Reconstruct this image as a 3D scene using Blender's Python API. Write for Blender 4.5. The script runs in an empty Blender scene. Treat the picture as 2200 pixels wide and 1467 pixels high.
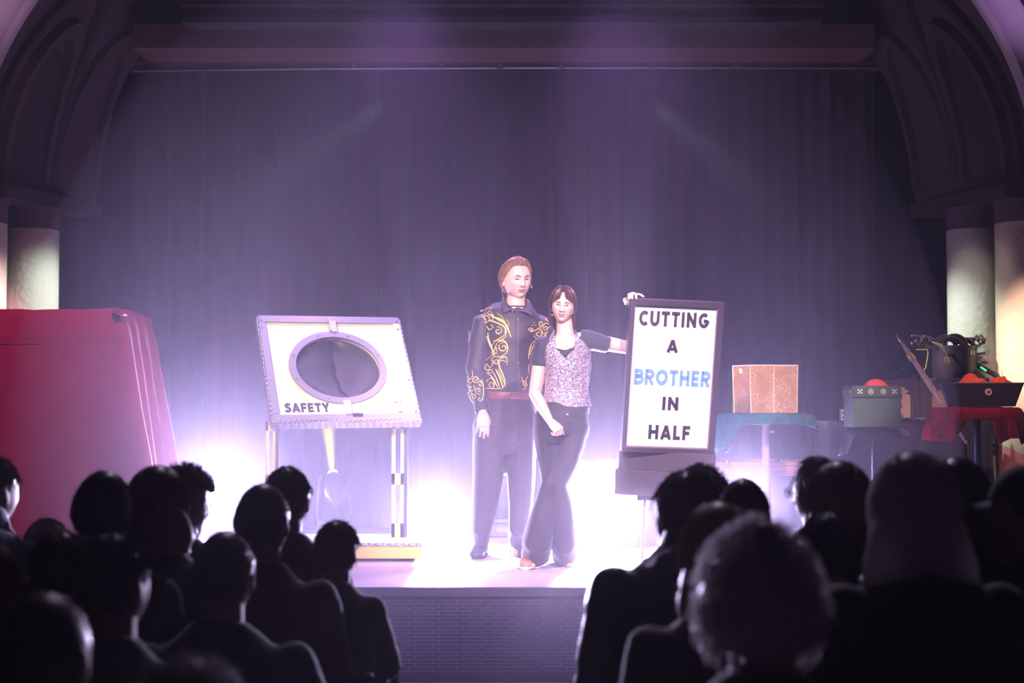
import bpy, bmesh, math, random
import numpy as np
from mathutils import Vector, Matrix, Euler, noise
from mathutils.bvhtree import BVHTree

SC = bpy.context.scene
COL = SC.collection
PI = math.pi

# ------------------------------------------------------------------ camera
FPX = 3056.0                      # 50 mm on a 36 mm frame, 2200 px wide
EYE = 1.375
PITCH = math.atan((885 - 733.5) / FPX)
cam_data = bpy.data.cameras.new('camera')
cam_data.lens = 50.0
cam_data.sensor_width = 36.0
cam_data.clip_start = 0.05
cam_data.clip_end = 60
cam_data.dof.use_dof = True
cam_data.dof.focus_distance = 8.25
cam_data.dof.aperture_fstop = 1.9
cam = bpy.data.objects.new('camera', cam_data)
COL.objects.link(cam)
cam.location = (0, 0, EYE)
cam.rotation_euler = (PI / 2 + PITCH, 0, 0)
SC.camera = cam

# ------------------------------------------------------------------ world, exposure
world = bpy.data.worlds.new('world')
SC.world = world
world.use_nodes = True
world.node_tree.nodes['Background'].inputs[0].default_value = (0.10, 0.06, 0.12, 1)
world.node_tree.nodes['Background'].inputs[1].default_value = 0.012
SC.view_settings.view_transform = 'Standard'
SC.view_settings.look = 'None'
SC.view_settings.gamma = 1
SC.view_settings.use_curve_mapping = False
SC.view_settings.exposure = 0.0
cy = SC.cycles
cy.max_bounces = 4
cy.diffuse_bounces = 2
cy.glossy_bounces = 2
cy.transmission_bounces = 2
cy.transparent_max_bounces = 6
cy.volume_bounces = 0
cy.sample_clamp_indirect = 3.0
cy.caustics_reflective = False
cy.caustics_refractive = False
cy.use_denoising = True
cy.adaptive_threshold = 0.05

# ------------------------------------------------------------------ pixel <-> place
def P(px, py, Y):
    """the point at depth Y that the photograph shows at (px, py)"""
    a = (px - 1100) / FPX
    b = (733.5 - py) / FPX
    dy = math.cos(PITCH) - b * math.sin(PITCH)
    dz = math.sin(PITCH) + b * math.cos(PITCH)
    return Vector((a / dy * Y, Y, EYE + dz / dy * Y))

def G(px, py, z):
    b = (733.5 - py) / FPX
    dy = math.cos(PITCH) - b * math.sin(PITCH)
    dz = math.sin(PITCH) + b * math.cos(PITCH)
    return P(px, py, (z - EYE) * dy / dz)

def L(px, Y):
    """metres for px pixels at depth Y"""
    return px * Y / FPX

# ------------------------------------------------------------------ lights
def aim(o, target):
    d = Vector(target) - o.location
    o.rotation_euler = d.to_track_quat('-Z', 'Y').to_euler()

def spot(name, loc, target, watts, color, deg, blend=0.5, radius=0.05, parent=None):
    l = bpy.data.lights.new(name, 'SPOT')
    l.energy = watts
    l.color = color
    l.spot_size = math.radians(deg)
    l.spot_blend = blend
    l.shadow_soft_size = radius
    o = bpy.data.objects.new(name, l)
    COL.objects.link(o)
    o.location = loc
    aim(o, target)
    if parent:
        o.parent = parent
        o.matrix_parent_inverse = Matrix.Translation(-parent.location)
    return o
# house lamps above the audience, out of the frame
KEY = (1.0, 0.78, 0.86)
spot('key_spot', (-1.6, 2.2, 4.6), (0.1, 8.4, 1.3), 2700, KEY, 24, 0.6, 0.08)
spot('key_spot', (2.0, 2.2, 4.6), (0.4, 8.4, 1.3), 2450, (1.0, 0.74, 0.88), 22, 0.6, 0.08)
spot('board_spot', (-2.4, 3.6, 4.2), (-1.1, 8.9, 1.5), 1800, (1.0, 0.86, 0.74), 15, 0.7, 0.08)
spot('prop_spot', (2.9, 3.4, 4.4), (1.75, 8.9, 1.4), 1900, (1.0, 0.74, 0.50), 12, 0.8, 0.08)
# purple washes hanging just above the picture over the stage
spot('overhead_wash', P(860, -90, 9.5), (-0.7, 8.0, 0.5), 420, (0.58, 0.34, 1.0), 70, 0.9, 0.12)
spot('overhead_wash', P(1330, -90, 9.5), (0.7, 8.0, 0.5), 420, (0.60, 0.34, 1.0), 70, 0.9, 0.12)
spot('green_beam', P(684, -60, 9.8), P(640, 700, 10.2), 420, (0.15, 1.0, 0.35), 5, 0.8, 0.03)
spot('green_beam', P(1476, -60, 9.8), P(1500, 700, 10.2), 420, (0.10, 0.9, 0.55), 5, 0.8, 0.03)
# coloured lights on the pillars and red cloth, then added fill lamps
spot('green_spot', (-0.8, 9.2, 3.4), (-3.4, 10.1, 1.9), 620, (0.90, 1.0, 0.84), 24, 0.8)
spot('green_spot', (0.9, 9.2, 3.4), (3.2, 10.1, 1.7), 560, (0.90, 1.0, 0.88), 26, 0.8)
spot('white_spot', (2.4, 8.4, 3.6), (3.3, 10.1, 2.1), 60, (1.0, 0.85, 0.75), 20, 0.8)
spot('pink_spot', (-2.6, 7.6, 3.3), (-4.0, 9.8, 1.9), 1500, (1.0, 0.36, 0.42), 26, 0.8)
spot('peach_spot', (2.0, 7.0, 3.2), (3.8, 9.8, 1.7), 1300, (1.0, 0.60, 0.52), 18, 0.8)
spot('magenta_spot', (-1.9, 6.8, 3.9), (-3.0, 8.9, 1.6), 300, (1.0, 0.12, 0.62), 44, 0.8)
spot('trunk_fill', (2.4, 6.2, 3.6), (2.85, 9.0, 1.35), 330, (1.0, 0.60, 0.48), 19, 0.8)  # warm fill added to brighten the trunk lining and crimson velvet
spot('rib_fill', (2.6, 6.0, 3.4), (3.9, 9.7, 4.5), 520, (0.72, 0.42, 1.0), 24, 0.9)  # unseen fills, one per side, added to lift the pale arch rib
spot('rib_fill', (-2.6, 6.0, 3.4), (-4.0, 9.7, 4.5), 420, (0.9, 0.55, 0.9), 24, 0.9)
spot('rim_fill', (1.0, 9.6, 5.3), (0.75, 3.1, 1.0), 420, (0.80, 0.66, 1.0), 22, 0.9, 0.1)  # overhead pair added to put rims of light on the audience
spot('rim_fill', (-1.0, 9.6, 5.3), (-0.8, 3.5, 1.0), 330, (0.80, 0.66, 1.0), 22, 0.9, 0.1)
spot('riser_fill', (0.0, 2.5, 5.2), (0.0, 7.2, 0.2), 900, (0.55, 0.40, 1.0), 24, 0.9, 0.1)  # unseen purple fill added on the riser, standing in for veiling glare
# ------------------------------------------------------------------ materials
MATS = {}
def mat(name, color, rough=0.6, metal=0.0, bump=0.0, bscale=60, var=0.0, vscale=6, emit=None, estr=0.0, spec=0.5, sheen=0.0, trans=0.0):
    if name in MATS:
        return MATS[name]
    m = bpy.data.materials.new(name)
    m.use_nodes = True
    nt = m.node_tree
    b = nt.nodes['Principled BSDF']
    b.inputs['Base Color'].default_value = (*color, 1)
    b.inputs['Roughness'].default_value = rough
    b.inputs['Metallic'].default_value = metal
    b.inputs['Specular IOR Level'].default_value = spec
    if sheen:
        b.inputs['Sheen Weight'].default_value = sheen
        b.inputs['Sheen Roughness'].default_value = 0.4
    if emit:
        b.inputs['Emission Color'].default_value = (*emit, 1)
        b.inputs['Emission Strength'].default_value = estr
    if bump or var:
        tc = nt.nodes.new('ShaderNodeTexCoord')
    if bump:
        n = nt.nodes.new('ShaderNodeTexNoise')
        n.inputs['Scale'].default_value = bscale
        n.inputs['Detail'].default_value = 4
        bp = nt.nodes.new('ShaderNodeBump')
        bp.inputs['Strength'].default_value = bump
        bp.inputs['Distance'].default_value = 0.01
        nt.links.new(tc.outputs['Object'], n.inputs['Vector'])
        nt.links.new(n.outputs['Fac'], bp.inputs['Height'])
        nt.links.new(bp.outputs['Normal'], b.inputs['Normal'])
    if var:
        n2 = nt.nodes.new('ShaderNodeTexNoise')
        n2.inputs['Scale'].default_value = vscale
        n2.inputs['Detail'].default_value = 5
        mx = nt.nodes.new('ShaderNodeMix')
        mx.data_type = 'RGBA'
        mx.inputs[6].default_value = (*[c * (1 - var) for c in color], 1)
        mx.inputs[7].default_value = (*[min(1, c * (1 + var)) for c in color], 1)
        nt.links.new(tc.outputs['Object'], n2.inputs['Vector'])
        nt.links.new(n2.outputs['Fac'], mx.inputs[0])
        nt.links.new(mx.outputs[2], b.inputs['Base Color'])
    MATS[name] = m
    return m

def nodes(m):
    return m.node_tree, m.node_tree.nodes['Principled BSDF']

# ------------------------------------------------------------------ mesh builder
def frame_axes(d, side=None):
    d = d.normalized()
    if side is None:
        side = Vector((1, 0, 0)) if abs(d.x) < 0.9 else Vector((0, 0, 1))
    s = (side - d * side.dot(d))
    if s.length < 1e-6:
        s = d.orthogonal()
    s.normalize()
    return s, d.cross(s)

class MB:
    def __init__(self):
        self.v = []
        self.f = []
    def add(self, vs, fs):
        o = len(self.v)
        self.v += [Vector(p) for p in vs]
        self.f += [tuple(i + o for i in q) for q in fs]
        return self
    def box(self, c, s, M=None):
        c = Vector(c)
        pts = [Vector((x * s[0] / 2, y * s[1] / 2, z * s[2] / 2)) for x in (-1, 1) for y in (-1, 1) for z in (-1, 1)]
        if M is None:
            pts = [p + c for p in pts]
        else:
            pts = [M @ (p + c) for p in pts]
        return self.add(pts, [(0, 1, 3, 2), (4, 6, 7, 5), (0, 4, 5, 1), (2, 3, 7, 6), (0, 2, 6, 4), (1, 5, 7, 3)])
    def hexa(self, lo, hi):
        """box between a lower quad and an upper quad"""
        return self.add(list(lo) + list(hi), [(3, 2, 1, 0), (4, 5, 6, 7), (0, 1, 5, 4), (1, 2, 6, 5), (2, 3, 7, 6), (3, 0, 4, 7)])
    def rings(self, rings, cap=True, closed=False):
        n = len(rings[0])
        vs = [p for r in rings for p in r]
        fs = []
        m = len(rings)
        for i in range(m if closed else m - 1):
            j = (i + 1) % m
            for k in range(n):
                k2 = (k + 1) % n
                fs.append((i * n + k, i * n + k2, j * n + k2, j * n + k))
        if cap and not closed:
            fs.append(tuple(reversed(range(n))))
            fs.append(tuple((m - 1) * n + k for k in range(n)))
        return self.add(vs, fs)
    def tube(self, pts, rad, n=10, side=None, sq=1.0, round_=False, closed=False):
        """tube through pts; rad one number or one per point (number or (across, along))"""
        pts = [Vector(p) for p in pts]
        if not isinstance(rad, (list, tuple)):
            rad = [rad] * len(pts)
        R = [(r, r * sq) if not isinstance(r, (tuple, list)) else tuple(r) for r in rad]
        if round_:
            d0 = (pts[0] - pts[1]).normalized(); d1 = (pts[-1] - pts[-2]).normalized()
            a, b = max(R[0]), max(R[-1])
            pre = [(pts[0] + d0 * a * math.sin(t), tuple(x * math.cos(t) for x in R[0])) for t in (1.35, 0.95, 0.5)]
            post = [(pts[-1] + d1 * b * math.sin(t), tuple(x * math.cos(t) for x in R[-1])) for t in (0.5, 0.95, 1.35)]
            pts = [p for p, _ in pre] + pts + [p for p, _ in post]
            R = [r for _, r in pre] + R + [r for _, r in post]
        rings = []
        m = len(pts)
        s = None
        for i, p in enumerate(pts):
            if closed:
                d = pts[(i + 1) % m] - pts[i - 1]
            else:
                d = pts[min(i + 1, m - 1)] - pts[max(i - 1, 0)]
            if d.length < 1e-9:
                d = Vector((0, 0, 1))
            if side is not None:
                a, b = frame_axes(d, Vector(side))
            else:
                a, b = frame_axes(d, s)
                s = a
            rings.append([p + a * (math.cos(2 * PI * k / n) * R[i][0]) + b * (math.sin(2 * PI * k / n) * R[i][1]) for k in range(n)])
        return self.rings(rings, cap=not closed, closed=closed)
    def lathe(self, c, prof, n=24, axis='Z', M=None):
        """prof: (radius, height) pairs from bottom to top"""
        c = Vector(c)
        rings = []
        for r, h in prof:
            ring = []
            for k in range(n):
                a = 2 * PI * k / n
                x, y = r * math.cos(a), r * math.sin(a)
                p = {'Z': Vector((x, y, h)), 'Y': Vector((x, h, -y)), 'X': Vector((h, x, y))}[axis]
                ring.append((M @ p if M else p) + c)
            rings.append(ring)
        return self.rings(rings)
    def ball(self, c, r, nu=16, nv=10):
        c = Vector(c)
        if not isinstance(r, (tuple, list)):
            r = (r, r, r)
        rings = []
        for i in range(nv + 1):
            t = -PI / 2 + PI * (i + 0.02 if i == 0 else i - 0.02 if i == nv else i) / nv
            rings.append([c + Vector((r[0] * math.cos(t) * math.cos(2 * PI * k / nu), r[1] * math.cos(t) * math.sin(2 * PI * k / nu), r[2] * math.sin(t))) for k in range(nu)])
        return self.rings(rings)
    def prism(self, outline, depth, M=None):
        """outline in local x,z; extruded along local y by depth"""
        n = len(outline)
        a = [Vector((x, 0, z)) for x, z in outline]
        b = [Vector((x, depth, z)) for x, z in outline]
        pts = a + b
        if M is not None:
            pts = [M @ p for p in pts]
        fs = [tuple(range(n)), tuple(reversed(range(n, 2 * n)))]
        fs += [(i, i + n, (i + 1) % n + n, (i + 1) % n) for i in range(n)]
        return self.add(pts, fs)
    def grid(self, fn, nu, nv, closed_u=False):
        vs = [fn(i / nu, j / nv) for j in range(nv + 1) for i in range(nu + (0 if closed_u else 1))]
        w = nu if closed_u else nu + 1
        fs = []
        for j in range(nv):
            for i in range(nu):
                i2 = (i + 1) % w
                fs.append((j * w + i, j * w + i2, (j + 1) * w + i2, (j + 1) * w + i))
        return self.add(vs, fs)
    def mesh(self, name, origin=Vector((0, 0, 0)), flip=True):
        me = bpy.data.meshes.new(name)
        me.from_pydata([tuple(p - origin) for p in self.v], [], self.f)
        if flip:
            bm = bmesh.new(); bm.from_mesh(me)
            bmesh.ops.recalc_face_normals(bm, faces=bm.faces)
            bm.to_mesh(me); bm.free()
        me.update()
        return me
    def build(self, name, material, parent=None, smooth=True, bevel=0.0, solid=0.0, voxel=0.0, relax=0, subsurf=0, fn=None, weld=0.0, sharp=40, wrinkle=None):
        org = root_loc(parent) if parent else Vector((0, 0, 0))
        if parent is None and self.v:
            xs = [p.x for p in self.v]; ys = [p.y for p in self.v]; zs = [p.z for p in self.v]
            org = Vector(((min(xs) + max(xs)) / 2, (min(ys) + max(ys)) / 2, min(zs)))
        me = self.mesh(name, org)
        o = bpy.data.objects.new(name, me)
        COL.objects.link(o)
        if parent is not None:
            o.parent = parent
        else:
            o.location = org
        if weld:
            md = o.modifiers.new('w', 'WELD'); md.merge_threshold = weld
        if voxel:
            md = o.modifiers.new('r', 'REMESH'); md.mode = 'VOXEL'; md.voxel_size = voxel
        if relax:
            md = o.modifiers.new('s', 'SMOOTH'); md.iterations = relax; md.factor = 0.5
        if bevel:
            md = o.modifiers.new('b', 'BEVEL'); md.width = bevel; md.segments = 2; md.limit_method = 'ANGLE'
        if subsurf:
            md = o.modifiers.new('ss', 'SUBSURF'); md.levels = subsurf; md.render_levels = subsurf
        if solid:
            md = o.modifiers.new('so', 'SOLIDIFY'); md.thickness = solid; md.offset = 0
        if voxel or bevel or subsurf or solid or weld or relax:
            bake(o)
        if fn is not None or wrinkle is not None:
            me = o.data
            n = len(me.vertices)
            co = np.empty(n * 3, 'f'); me.vertices.foreach_get('co', co); co = co.reshape(-1, 3)
            if wrinkle is not None:
                amp, sx, sz = wrinkle
                no = np.empty(n * 3, 'f'); me.vertices.foreach_get('normal', no); no = no.reshape(-1, 3)
                w = np.array([noise.noise(Vector((c[0] * sx, c[1] * sx, c[2] * sz))) + 0.5 * noise.noise(Vector((c[0] * sx * 2 + 7, c[1] * sx * 2, c[2] * sz * 2.3))) for c in co], 'f')
                co = co + no * (w * amp)[:, None]
            if fn is not None:
                co = np.array([tuple(fn(Vector(c) + org) - org) for c in co], 'f')
            me.vertices.foreach_set('co', co.reshape(-1)); me.update()
        o.data.materials.clear()
        o.data.materials.append(material)
        if smooth:
            o.data.polygons.foreach_set('use_smooth', [True] * len(o.data.polygons))
            if not voxel:
                try:
                    o.data.set_sharp_from_angle(angle=math.radians(sharp))
                except Exception:
                    pass
        return o

def root_loc(o):
    p = Vector((0, 0, 0))
    while o is not None:
        p += o.location
        o = o.parent
    return p

def bake(o):
    dg = bpy.context.evaluated_depsgraph_get()
    dg.update()
    me = bpy.data.meshes.new_from_object(o.evaluated_get(dg), preserve_all_data_layers=True, depsgraph=dg)
    o.modifiers.clear()
    old = o.data
    o.data = me
    bpy.data.meshes.remove(old)

def cut(o, keep):
    """drop the faces of o whose centre (world) fails keep()"""
    org = root_loc(o)
    bm = bmesh.new(); bm.from_mesh(o.data)
    dead = [f for f in bm.faces if not keep(f.calc_center_median() + org, f.normal)]
    bmesh.ops.delete(bm, geom=dead, context='FACES')
    # even out the ragged cut edge
    for _ in range(3):
        ed = {v for e in bm.edges if e.is_boundary for v in e.verts}
        new = {}
        for v in ed:
            nb = [e.other_vert(v) for e in v.link_edges if e.is_boundary]
            if len(nb) == 2:
                new[v] = v.co * 0.5 + (nb[0].co + nb[1].co) * 0.25
        for v, c in new.items():
            v.co = c
    bm.to_mesh(o.data); bm.free()

def thing(name, label, cat, loc, group=None, kind=None):
    o = bpy.data.objects.new(name, None)
    o.empty_display_size = 0.1
    COL.objects.link(o)
    o.location = Vector(loc)
    o['label'] = label; o['category'] = cat
    if group: o['group'] = group
    if kind: o['kind'] = kind
    return o

def tag(o, label, cat, group=None, kind=None):
    o['label'] = label; o['category'] = cat
    if group: o['group'] = group
    if kind: o['kind'] = kind
    return o

def struct(o, label=None, cat=None):
    o['kind'] = 'structure'
    if label: o['label'] = label
    if cat: o['category'] = cat
    return o

def sub(o, label=None):
    if label: o['label'] = label
    return o

def smoothpath(pts, n=6):
    """Catmull-Rom through pts (any dimension, tuples or vectors)"""
    pts = [tuple(p) for p in pts]
    out = []
    for i in range(len(pts) - 1):
        p0 = pts[max(i - 1, 0)]; p1 = pts[i]; p2 = pts[i + 1]; p3 = pts[min(i + 2, len(pts) - 1)]
        for k in range(n):
            t = k / n
            out.append(tuple(0.5 * ((2 * b) + (-a + c) * t + (2 * a - 5 * b + 4 * c - d) * t * t + (-a + 3 * b - 3 * c + d) * t ** 3) for a, b, c, d in zip(p0, p1, p2, p3)))
    out.append(pts[-1])
    return out

# ------------------------------------------------------------------ lettering: strokes with square ends
def ribbon(pts, w, closed=False):
    """2D outline quads of a stroke of width w through pts"""
    quads = []
    pts = [Vector((p[0], p[1])) for p in pts]
    m = len(pts)
    offs = []
    for i in range(m):
        if closed:
            a = (pts[i] - pts[i - 1]).normalized(); b = (pts[(i + 1) % m] - pts[i]).normalized()
        else:
            a = (pts[i] - pts[max(i - 1, 0)]); b = (pts[min(i + 1, m - 1)] - pts[i])
            a = a.normalized() if a.length > 0 else b.normalized()
            b = b.normalized() if b.length > 0 else a
        t = (a + b)
        t = t.normalized() if t.length > 1e-6 else a
        n = Vector((-t.y, t.x))
        k = max(0.35, n.dot(Vector((-a.y, a.x))))
        offs.append(n * (w / 2 / k))
    for i in range(m if closed else m - 1):
        j = (i + 1) % m
        quads.append([pts[i] - offs[i], pts[j] - offs[j], pts[j] + offs[j], pts[i] + offs[i]])
    return quads

def arc(cx, cy, rx, ry, a0, a1, n=18):
    return [(cx + rx * math.cos(math.radians(a0 + (a1 - a0) * i / n)), cy + ry * math.sin(math.radians(a0 + (a1 - a0) * i / n))) for i in range(n + 1)]

def glyph(ch):
    """strokes in a box 1 high; returns (advance, stroke width, [(points, closed)])"""
    t = 0.24
    h = t / 2
    G_ = {
        'C': (0.86, [(arc(0.50, 0.5, 0.42 - h + 0.04, 0.5 - h, 48, 312), 0)]),
        'U': (0.84, [([(h, 1), (h, 0.42)] + arc(0.40, 0.42, 0.40 - h, 0.42 - h, 180, 360)[1:] + [(0.80 - h, 1)], 0)]),
        'T': (0.74, [([(0, 1 - h), (0.70, 1 - h)], 0), ([(0.35, 1 - h), (0.35, 0)], 0)]),
        'I': (0.32, [([(h, 0), (h, 1)], 0)]),
        'N': (0.86, [([(h, 0), (h, 1)], 0), ([(0.82 - h, 0), (0.82 - h, 1)], 0), ([(h * 0.9, 0.90), (0.82 - h * 0.9, 0.10)], 0)]),
        'G': (0.92, [(arc(0.50, 0.5, 0.46 - h, 0.5 - h, 48, 345) + [(0.84 - h, 0.46), (0.47, 0.46)], 0)]),
        'A': (0.90, [([(0.10, 0), (0.44, 0.97)], 0), ([(0.78, 0), (0.44, 0.97)], 0), ([(0.22, 0.27), (0.66, 0.27)], 0)]),
        'B': (0.78, [([(h, 0), (h, 1)], 0), ([(h, 1 - h), (0.40, 1 - h)] + arc(0.40, 0.75 - h * 0.25, 0.28 - h * 0.3, 0.25 - h * 0.75, 90, -90)[1:] + [(h, 0.52)], 0), ([(h, 0.52), (0.43, 0.52)] + arc(0.43, 0.26 + h * 0.5, 0.31 - h * 0.3, 0.26 - h * 0.5, 90, -90)[1:] + [(h, h)], 0)]),
        'R': (0.80, [([(h, 0), (h, 1)], 0), ([(h, 1 - h), (0.40, 1 - h)] + arc(0.40, 0.68, 0.31 - h * 0.3, 0.32 - h, 90, -90)[1:] + [(h, 0.48)], 0), ([(0.36, 0.46), (0.68, 0)], 0)]),
        'O': (1.02, [(arc(0.50, 0.5, 0.5 - h, 0.5 - h, 0, 360)[:-1], 1)]),
        'H': (0.86, [([(h, 0), (h, 1)], 0), ([(0.82 - h, 0), (0.82 - h, 1)], 0), ([(h, 0.51), (0.82 - h, 0.51)], 0)]),
        'E': (0.68, [([(h, 0), (h, 1)], 0), ([(h, 1 - h), (0.62, 1 - h)], 0), ([(h, 0.5), (0.58, 0.5)], 0), ([(h, h), (0.62, h)], 0)]),
        'F': (0.66, [([(h, 0), (h, 1)], 0), ([(h, 1 - h), (0.62, 1 - h)], 0), ([(h, 0.48), (0.56, 0.48)], 0)]),
        'L': (0.62, [([(h, 1), (h, 0)], 0), ([(h, h), (0.58, h)], 0)]),
        'Y': (0.80, [([(0.08, 1), (0.39, 0.46)], 0), ([(0.70, 1), (0.39, 0.46)], 0), ([(0.39, 0.50), (0.39, 0)], 0)]),
        'S': (0.72, [(smoothpath([(0.62, 0.80), (0.50, 0.885), (0.33, 0.88), (0.17, 0.80), (0.16, 0.66), (0.30, 0.555), (0.46, 0.48), (0.57, 0.36), (0.54, 0.20), (0.38, 0.115), (0.20, 0.13), (0.06, 0.23)], 4), 0)]),
    }
    adv, st = G_[ch]
    return adv, t, st

def lettering(mb, text, x0, z0, width, height, M, y=0.0, depth=0.003, gap=0.10):
    """writes text into mb in the local x/z plane (front at y, towards -y) fitted to width"""
    gl = [glyph(c) for c in text]
    total = sum(g[0] for g in gl) + gap * (len(gl) - 1)
    sx = width / total
    x = 0.0
    for adv, t, st in gl:
        for pts, closed in st:
            for q in ribbon(pts, t, closed):
                q = [(x0 + (x + p.x) * sx, z0 + p.y * height) for p in q]
                a = [M @ Vector((u, y - depth, v)) for u, v in q]
                b = [M @ Vector((u, y, v)) for u, v in q]
                mb.hexa(a, b)
        x += adv + gap
# ------------------------------------------------------------------ the setting
Y0, ZS = 7.34, 0.48
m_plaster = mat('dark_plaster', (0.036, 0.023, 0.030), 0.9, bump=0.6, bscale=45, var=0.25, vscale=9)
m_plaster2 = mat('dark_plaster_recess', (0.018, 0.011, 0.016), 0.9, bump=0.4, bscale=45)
m_rib = mat('pale_rib_plaster', (0.55, 0.45, 0.52), 0.75, bump=0.2, bscale=50, var=0.1)
m_black = mat('matt_black', (0.012, 0.011, 0.014), 0.8)
m_navy = mat('navy_wall_paint', (0.022, 0.022, 0.040), 0.9, bump=0.2, bscale=70)

def plank_floor(name, c1, c2, sx, sy, rough, grain=0.15):
    m = mat(name, c1, rough)
    nt, b = nodes(m)
    tc = nt.nodes.new('ShaderNodeTexCoord')
    br = nt.nodes.new('ShaderNodeTexBrick')
    br.inputs['Color1'].default_value = (*c1, 1); br.inputs['Color2'].default_value = (*c2, 1)
    br.inputs['Mortar'].default_value = (*[c * 0.35 for c in c1], 1)
    br.inputs['Scale'].default_value = 1.0
    br.inputs['Mortar Size'].default_value = 0.004
    br.inputs['Brick Width'].default_value = sx; br.inputs['Row Height'].default_value = sy
    nz = nt.nodes.new('ShaderNodeTexNoise'); nz.inputs['Scale'].default_value = 5
    mr = nt.nodes.new('ShaderNodeMapRange'); mr.inputs[3].default_value = rough - 0.1; mr.inputs[4].default_value = rough + 0.12
    nt.links.new(tc.outputs['Object'], br.inputs['Vector'])
    nt.links.new(tc.outputs['Object'], nz.inputs['Vector'])
    nt.links.new(br.outputs['Color'], b.inputs['Base Color'])
    nt.links.new(nz.outputs['Fac'], mr.inputs[0])
    nt.links.new(mr.outputs[0], b.inputs['Roughness'])
    bp = nt.nodes.new('ShaderNodeBump'); bp.inputs['Strength'].default_value = grain; bp.inputs['Distance'].default_value = 0.003
    nt.links.new(br.outputs['Fac'], bp.inputs['Height']); bp.invert = True
    nt.links.new(bp.outputs['Normal'], b.inputs['Normal'])
    return m

m_hall = plank_floor('hall_floor_tiles', (0.36, 0.27, 0.34), (0.32, 0.25, 0.31), 0.30, 0.30, 0.45)
m_stage = plank_floor('stage_panels', (0.62, 0.50, 0.55), (0.58, 0.47, 0.52), 2.44, 1.22, 0.42)

struct(MB().box((0, 3.2, -0.05), (10.4, 8.6, 0.1)).build('floor', m_hall, smooth=False))
# stage: deck, lip board, brick riser, base board
struct(MB().box((0, (Y0 + 11.6) / 2, ZS - 0.03), (10.4, 11.6 - Y0, 0.06)).build('floor_stage', m_stage, smooth=False))
m_lip = mat('stage_lip_board', (0.12, 0.08, 0.11), 0.6)
struct(MB().box((0, Y0 - 0.008, ZS - 0.024), (10.4, 0.022, 0.047)).build('trim_stage_edge', m_lip, smooth=False, bevel=0.003))
m_brick = mat('painted_brick', (0.05, 0.035, 0.06), 0.55)
nt, b = nodes(m_brick)
tc = nt.nodes.new('ShaderNodeTexCoord'); mp = nt.nodes.new('ShaderNodeMapping'); mp.inputs['Rotation'].default_value = (PI / 2, 0, 0)
br = nt.nodes.new('ShaderNodeTexBrick')
br.inputs['Color1'].default_value = (0.05, 0.034, 0.06, 1); br.inputs['Color2'].default_value = (0.065, 0.045, 0.075, 1); br.inputs['Mortar'].default_value = (0.20, 0.16, 0.24, 1)
br.inputs['Scale'].default_value = 1; br.inputs['Mortar Size'].default_value = 0.0022; br.inputs['Brick Width'].default_value = 0.062; br.inputs['Row Height'].default_value = 0.0188
nt.links.new(tc.outputs['Object'], mp.inputs[0]); nt.links.new(mp.outputs[0], br.inputs['Vector']); nt.links.new(br.outputs['Color'], b.inputs['Base Color'])
bp = nt.nodes.new('ShaderNodeBump'); bp.inputs['Strength'].default_value = 0.6; bp.inputs['Distance'].default_value = 0.004; bp.invert = True
nt.links.new(br.outputs['Fac'], bp.inputs['Height']); nt.links.new(bp.outputs['Normal'], b.inputs['Normal'])
struct(MB().box((0, Y0 + 0.05, 0.225), (10.4, 0.1, 0.45)).build('wall_stage_front', m_brick, smooth=False))
struct(MB().box((0, Y0 - 0.006, 0.028), (10.4, 0.014, 0.056)).build('baseboard_stage', mat('base_board', (0.07, 0.05, 0.075), 0.55), smooth=False, bevel=0.003))

struct(MB().box((0, 11.65, 3.1), (10.4, 0.1, 6.4)).build('wall_back', m_navy, smooth=False))
struct(MB().box((-5.25, 5.2, 3.1), (0.1, 13.0, 6.4)).build('wall_left', m_plaster, smooth=False))
struct(MB().box((5.25, 5.2, 3.1), (0.1, 13.0, 6.4)).build('wall_right', m_plaster, smooth=False))
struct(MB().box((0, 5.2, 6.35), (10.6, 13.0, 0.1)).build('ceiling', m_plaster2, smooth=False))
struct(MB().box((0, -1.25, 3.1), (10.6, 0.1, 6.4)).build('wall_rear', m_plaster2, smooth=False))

# ---- arch: splayed soffit between a near and a far ellipse
AX, ZSP = -0.05, 2.94
def ell(a, b, Y, t):
    return Vector((AX + a * math.cos(t), Y, ZSP + b * math.sin(t)))
NEAR = (3.66, 2.77, 9.75); FAR = (3.09, 2.60, 10.60)
def soffit(u, t, off=0.0):
    a = NEAR[0] * (1 - u) + FAR[0] * u - off
    b = NEAR[1] * (1 - u) + FAR[1] * u - off
    return Vector((AX + a * math.cos(t), NEAR[2] * (1 - u) + FAR[2] * u, ZSP + b * math.sin(t)))
mb = MB(); mb.grid(lambda u, v: soffit(u, PI * v), 4, 96)
struct(mb.build('ceiling_arch', m_plaster))
# pale rib round the near edge and the wall over it
mb = MB()
rr = []
for k in range(97):
    t = PI * k / 96
    c, s = math.cos(t), math.sin(t)
    ring = []
    for dr, dy in ((0, 0.0), (0.0, -0.06), (0.03, -0.09), (0.22, -0.09), (0.26, -0.06), (0.26, 0.0)):
        ring.append(Vector((AX + (3.66 + dr) * c, 9.75 + dy, ZSP + (2.77 + dr) * s)))
    rr.append(ring)
mb.rings(rr)
struct(mb.build('trim_arch_rib', m_rib))
mb = MB()
for k in range(96):
    for t0, t1 in ((PI * k / 96, PI * (k + 1) / 96),):
        a = ell(3.92, 3.03, 9.74, t0); b_ = ell(3.92, 3.03, 9.74, t1)
        top = 6.3
        mb.add([a, b_, Vector((b_.x, 9.74, top)), Vector((a.x, 9.74, top))], [(0, 1, 2, 3)])
mb.box((AX - 3.92 - 0.65, 9.8, 4.6), (1.3, 0.1, 3.4)); mb.box((AX + 3.92 + 0.65, 9.8, 4.6), (1.3, 0.1, 3.4))
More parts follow.
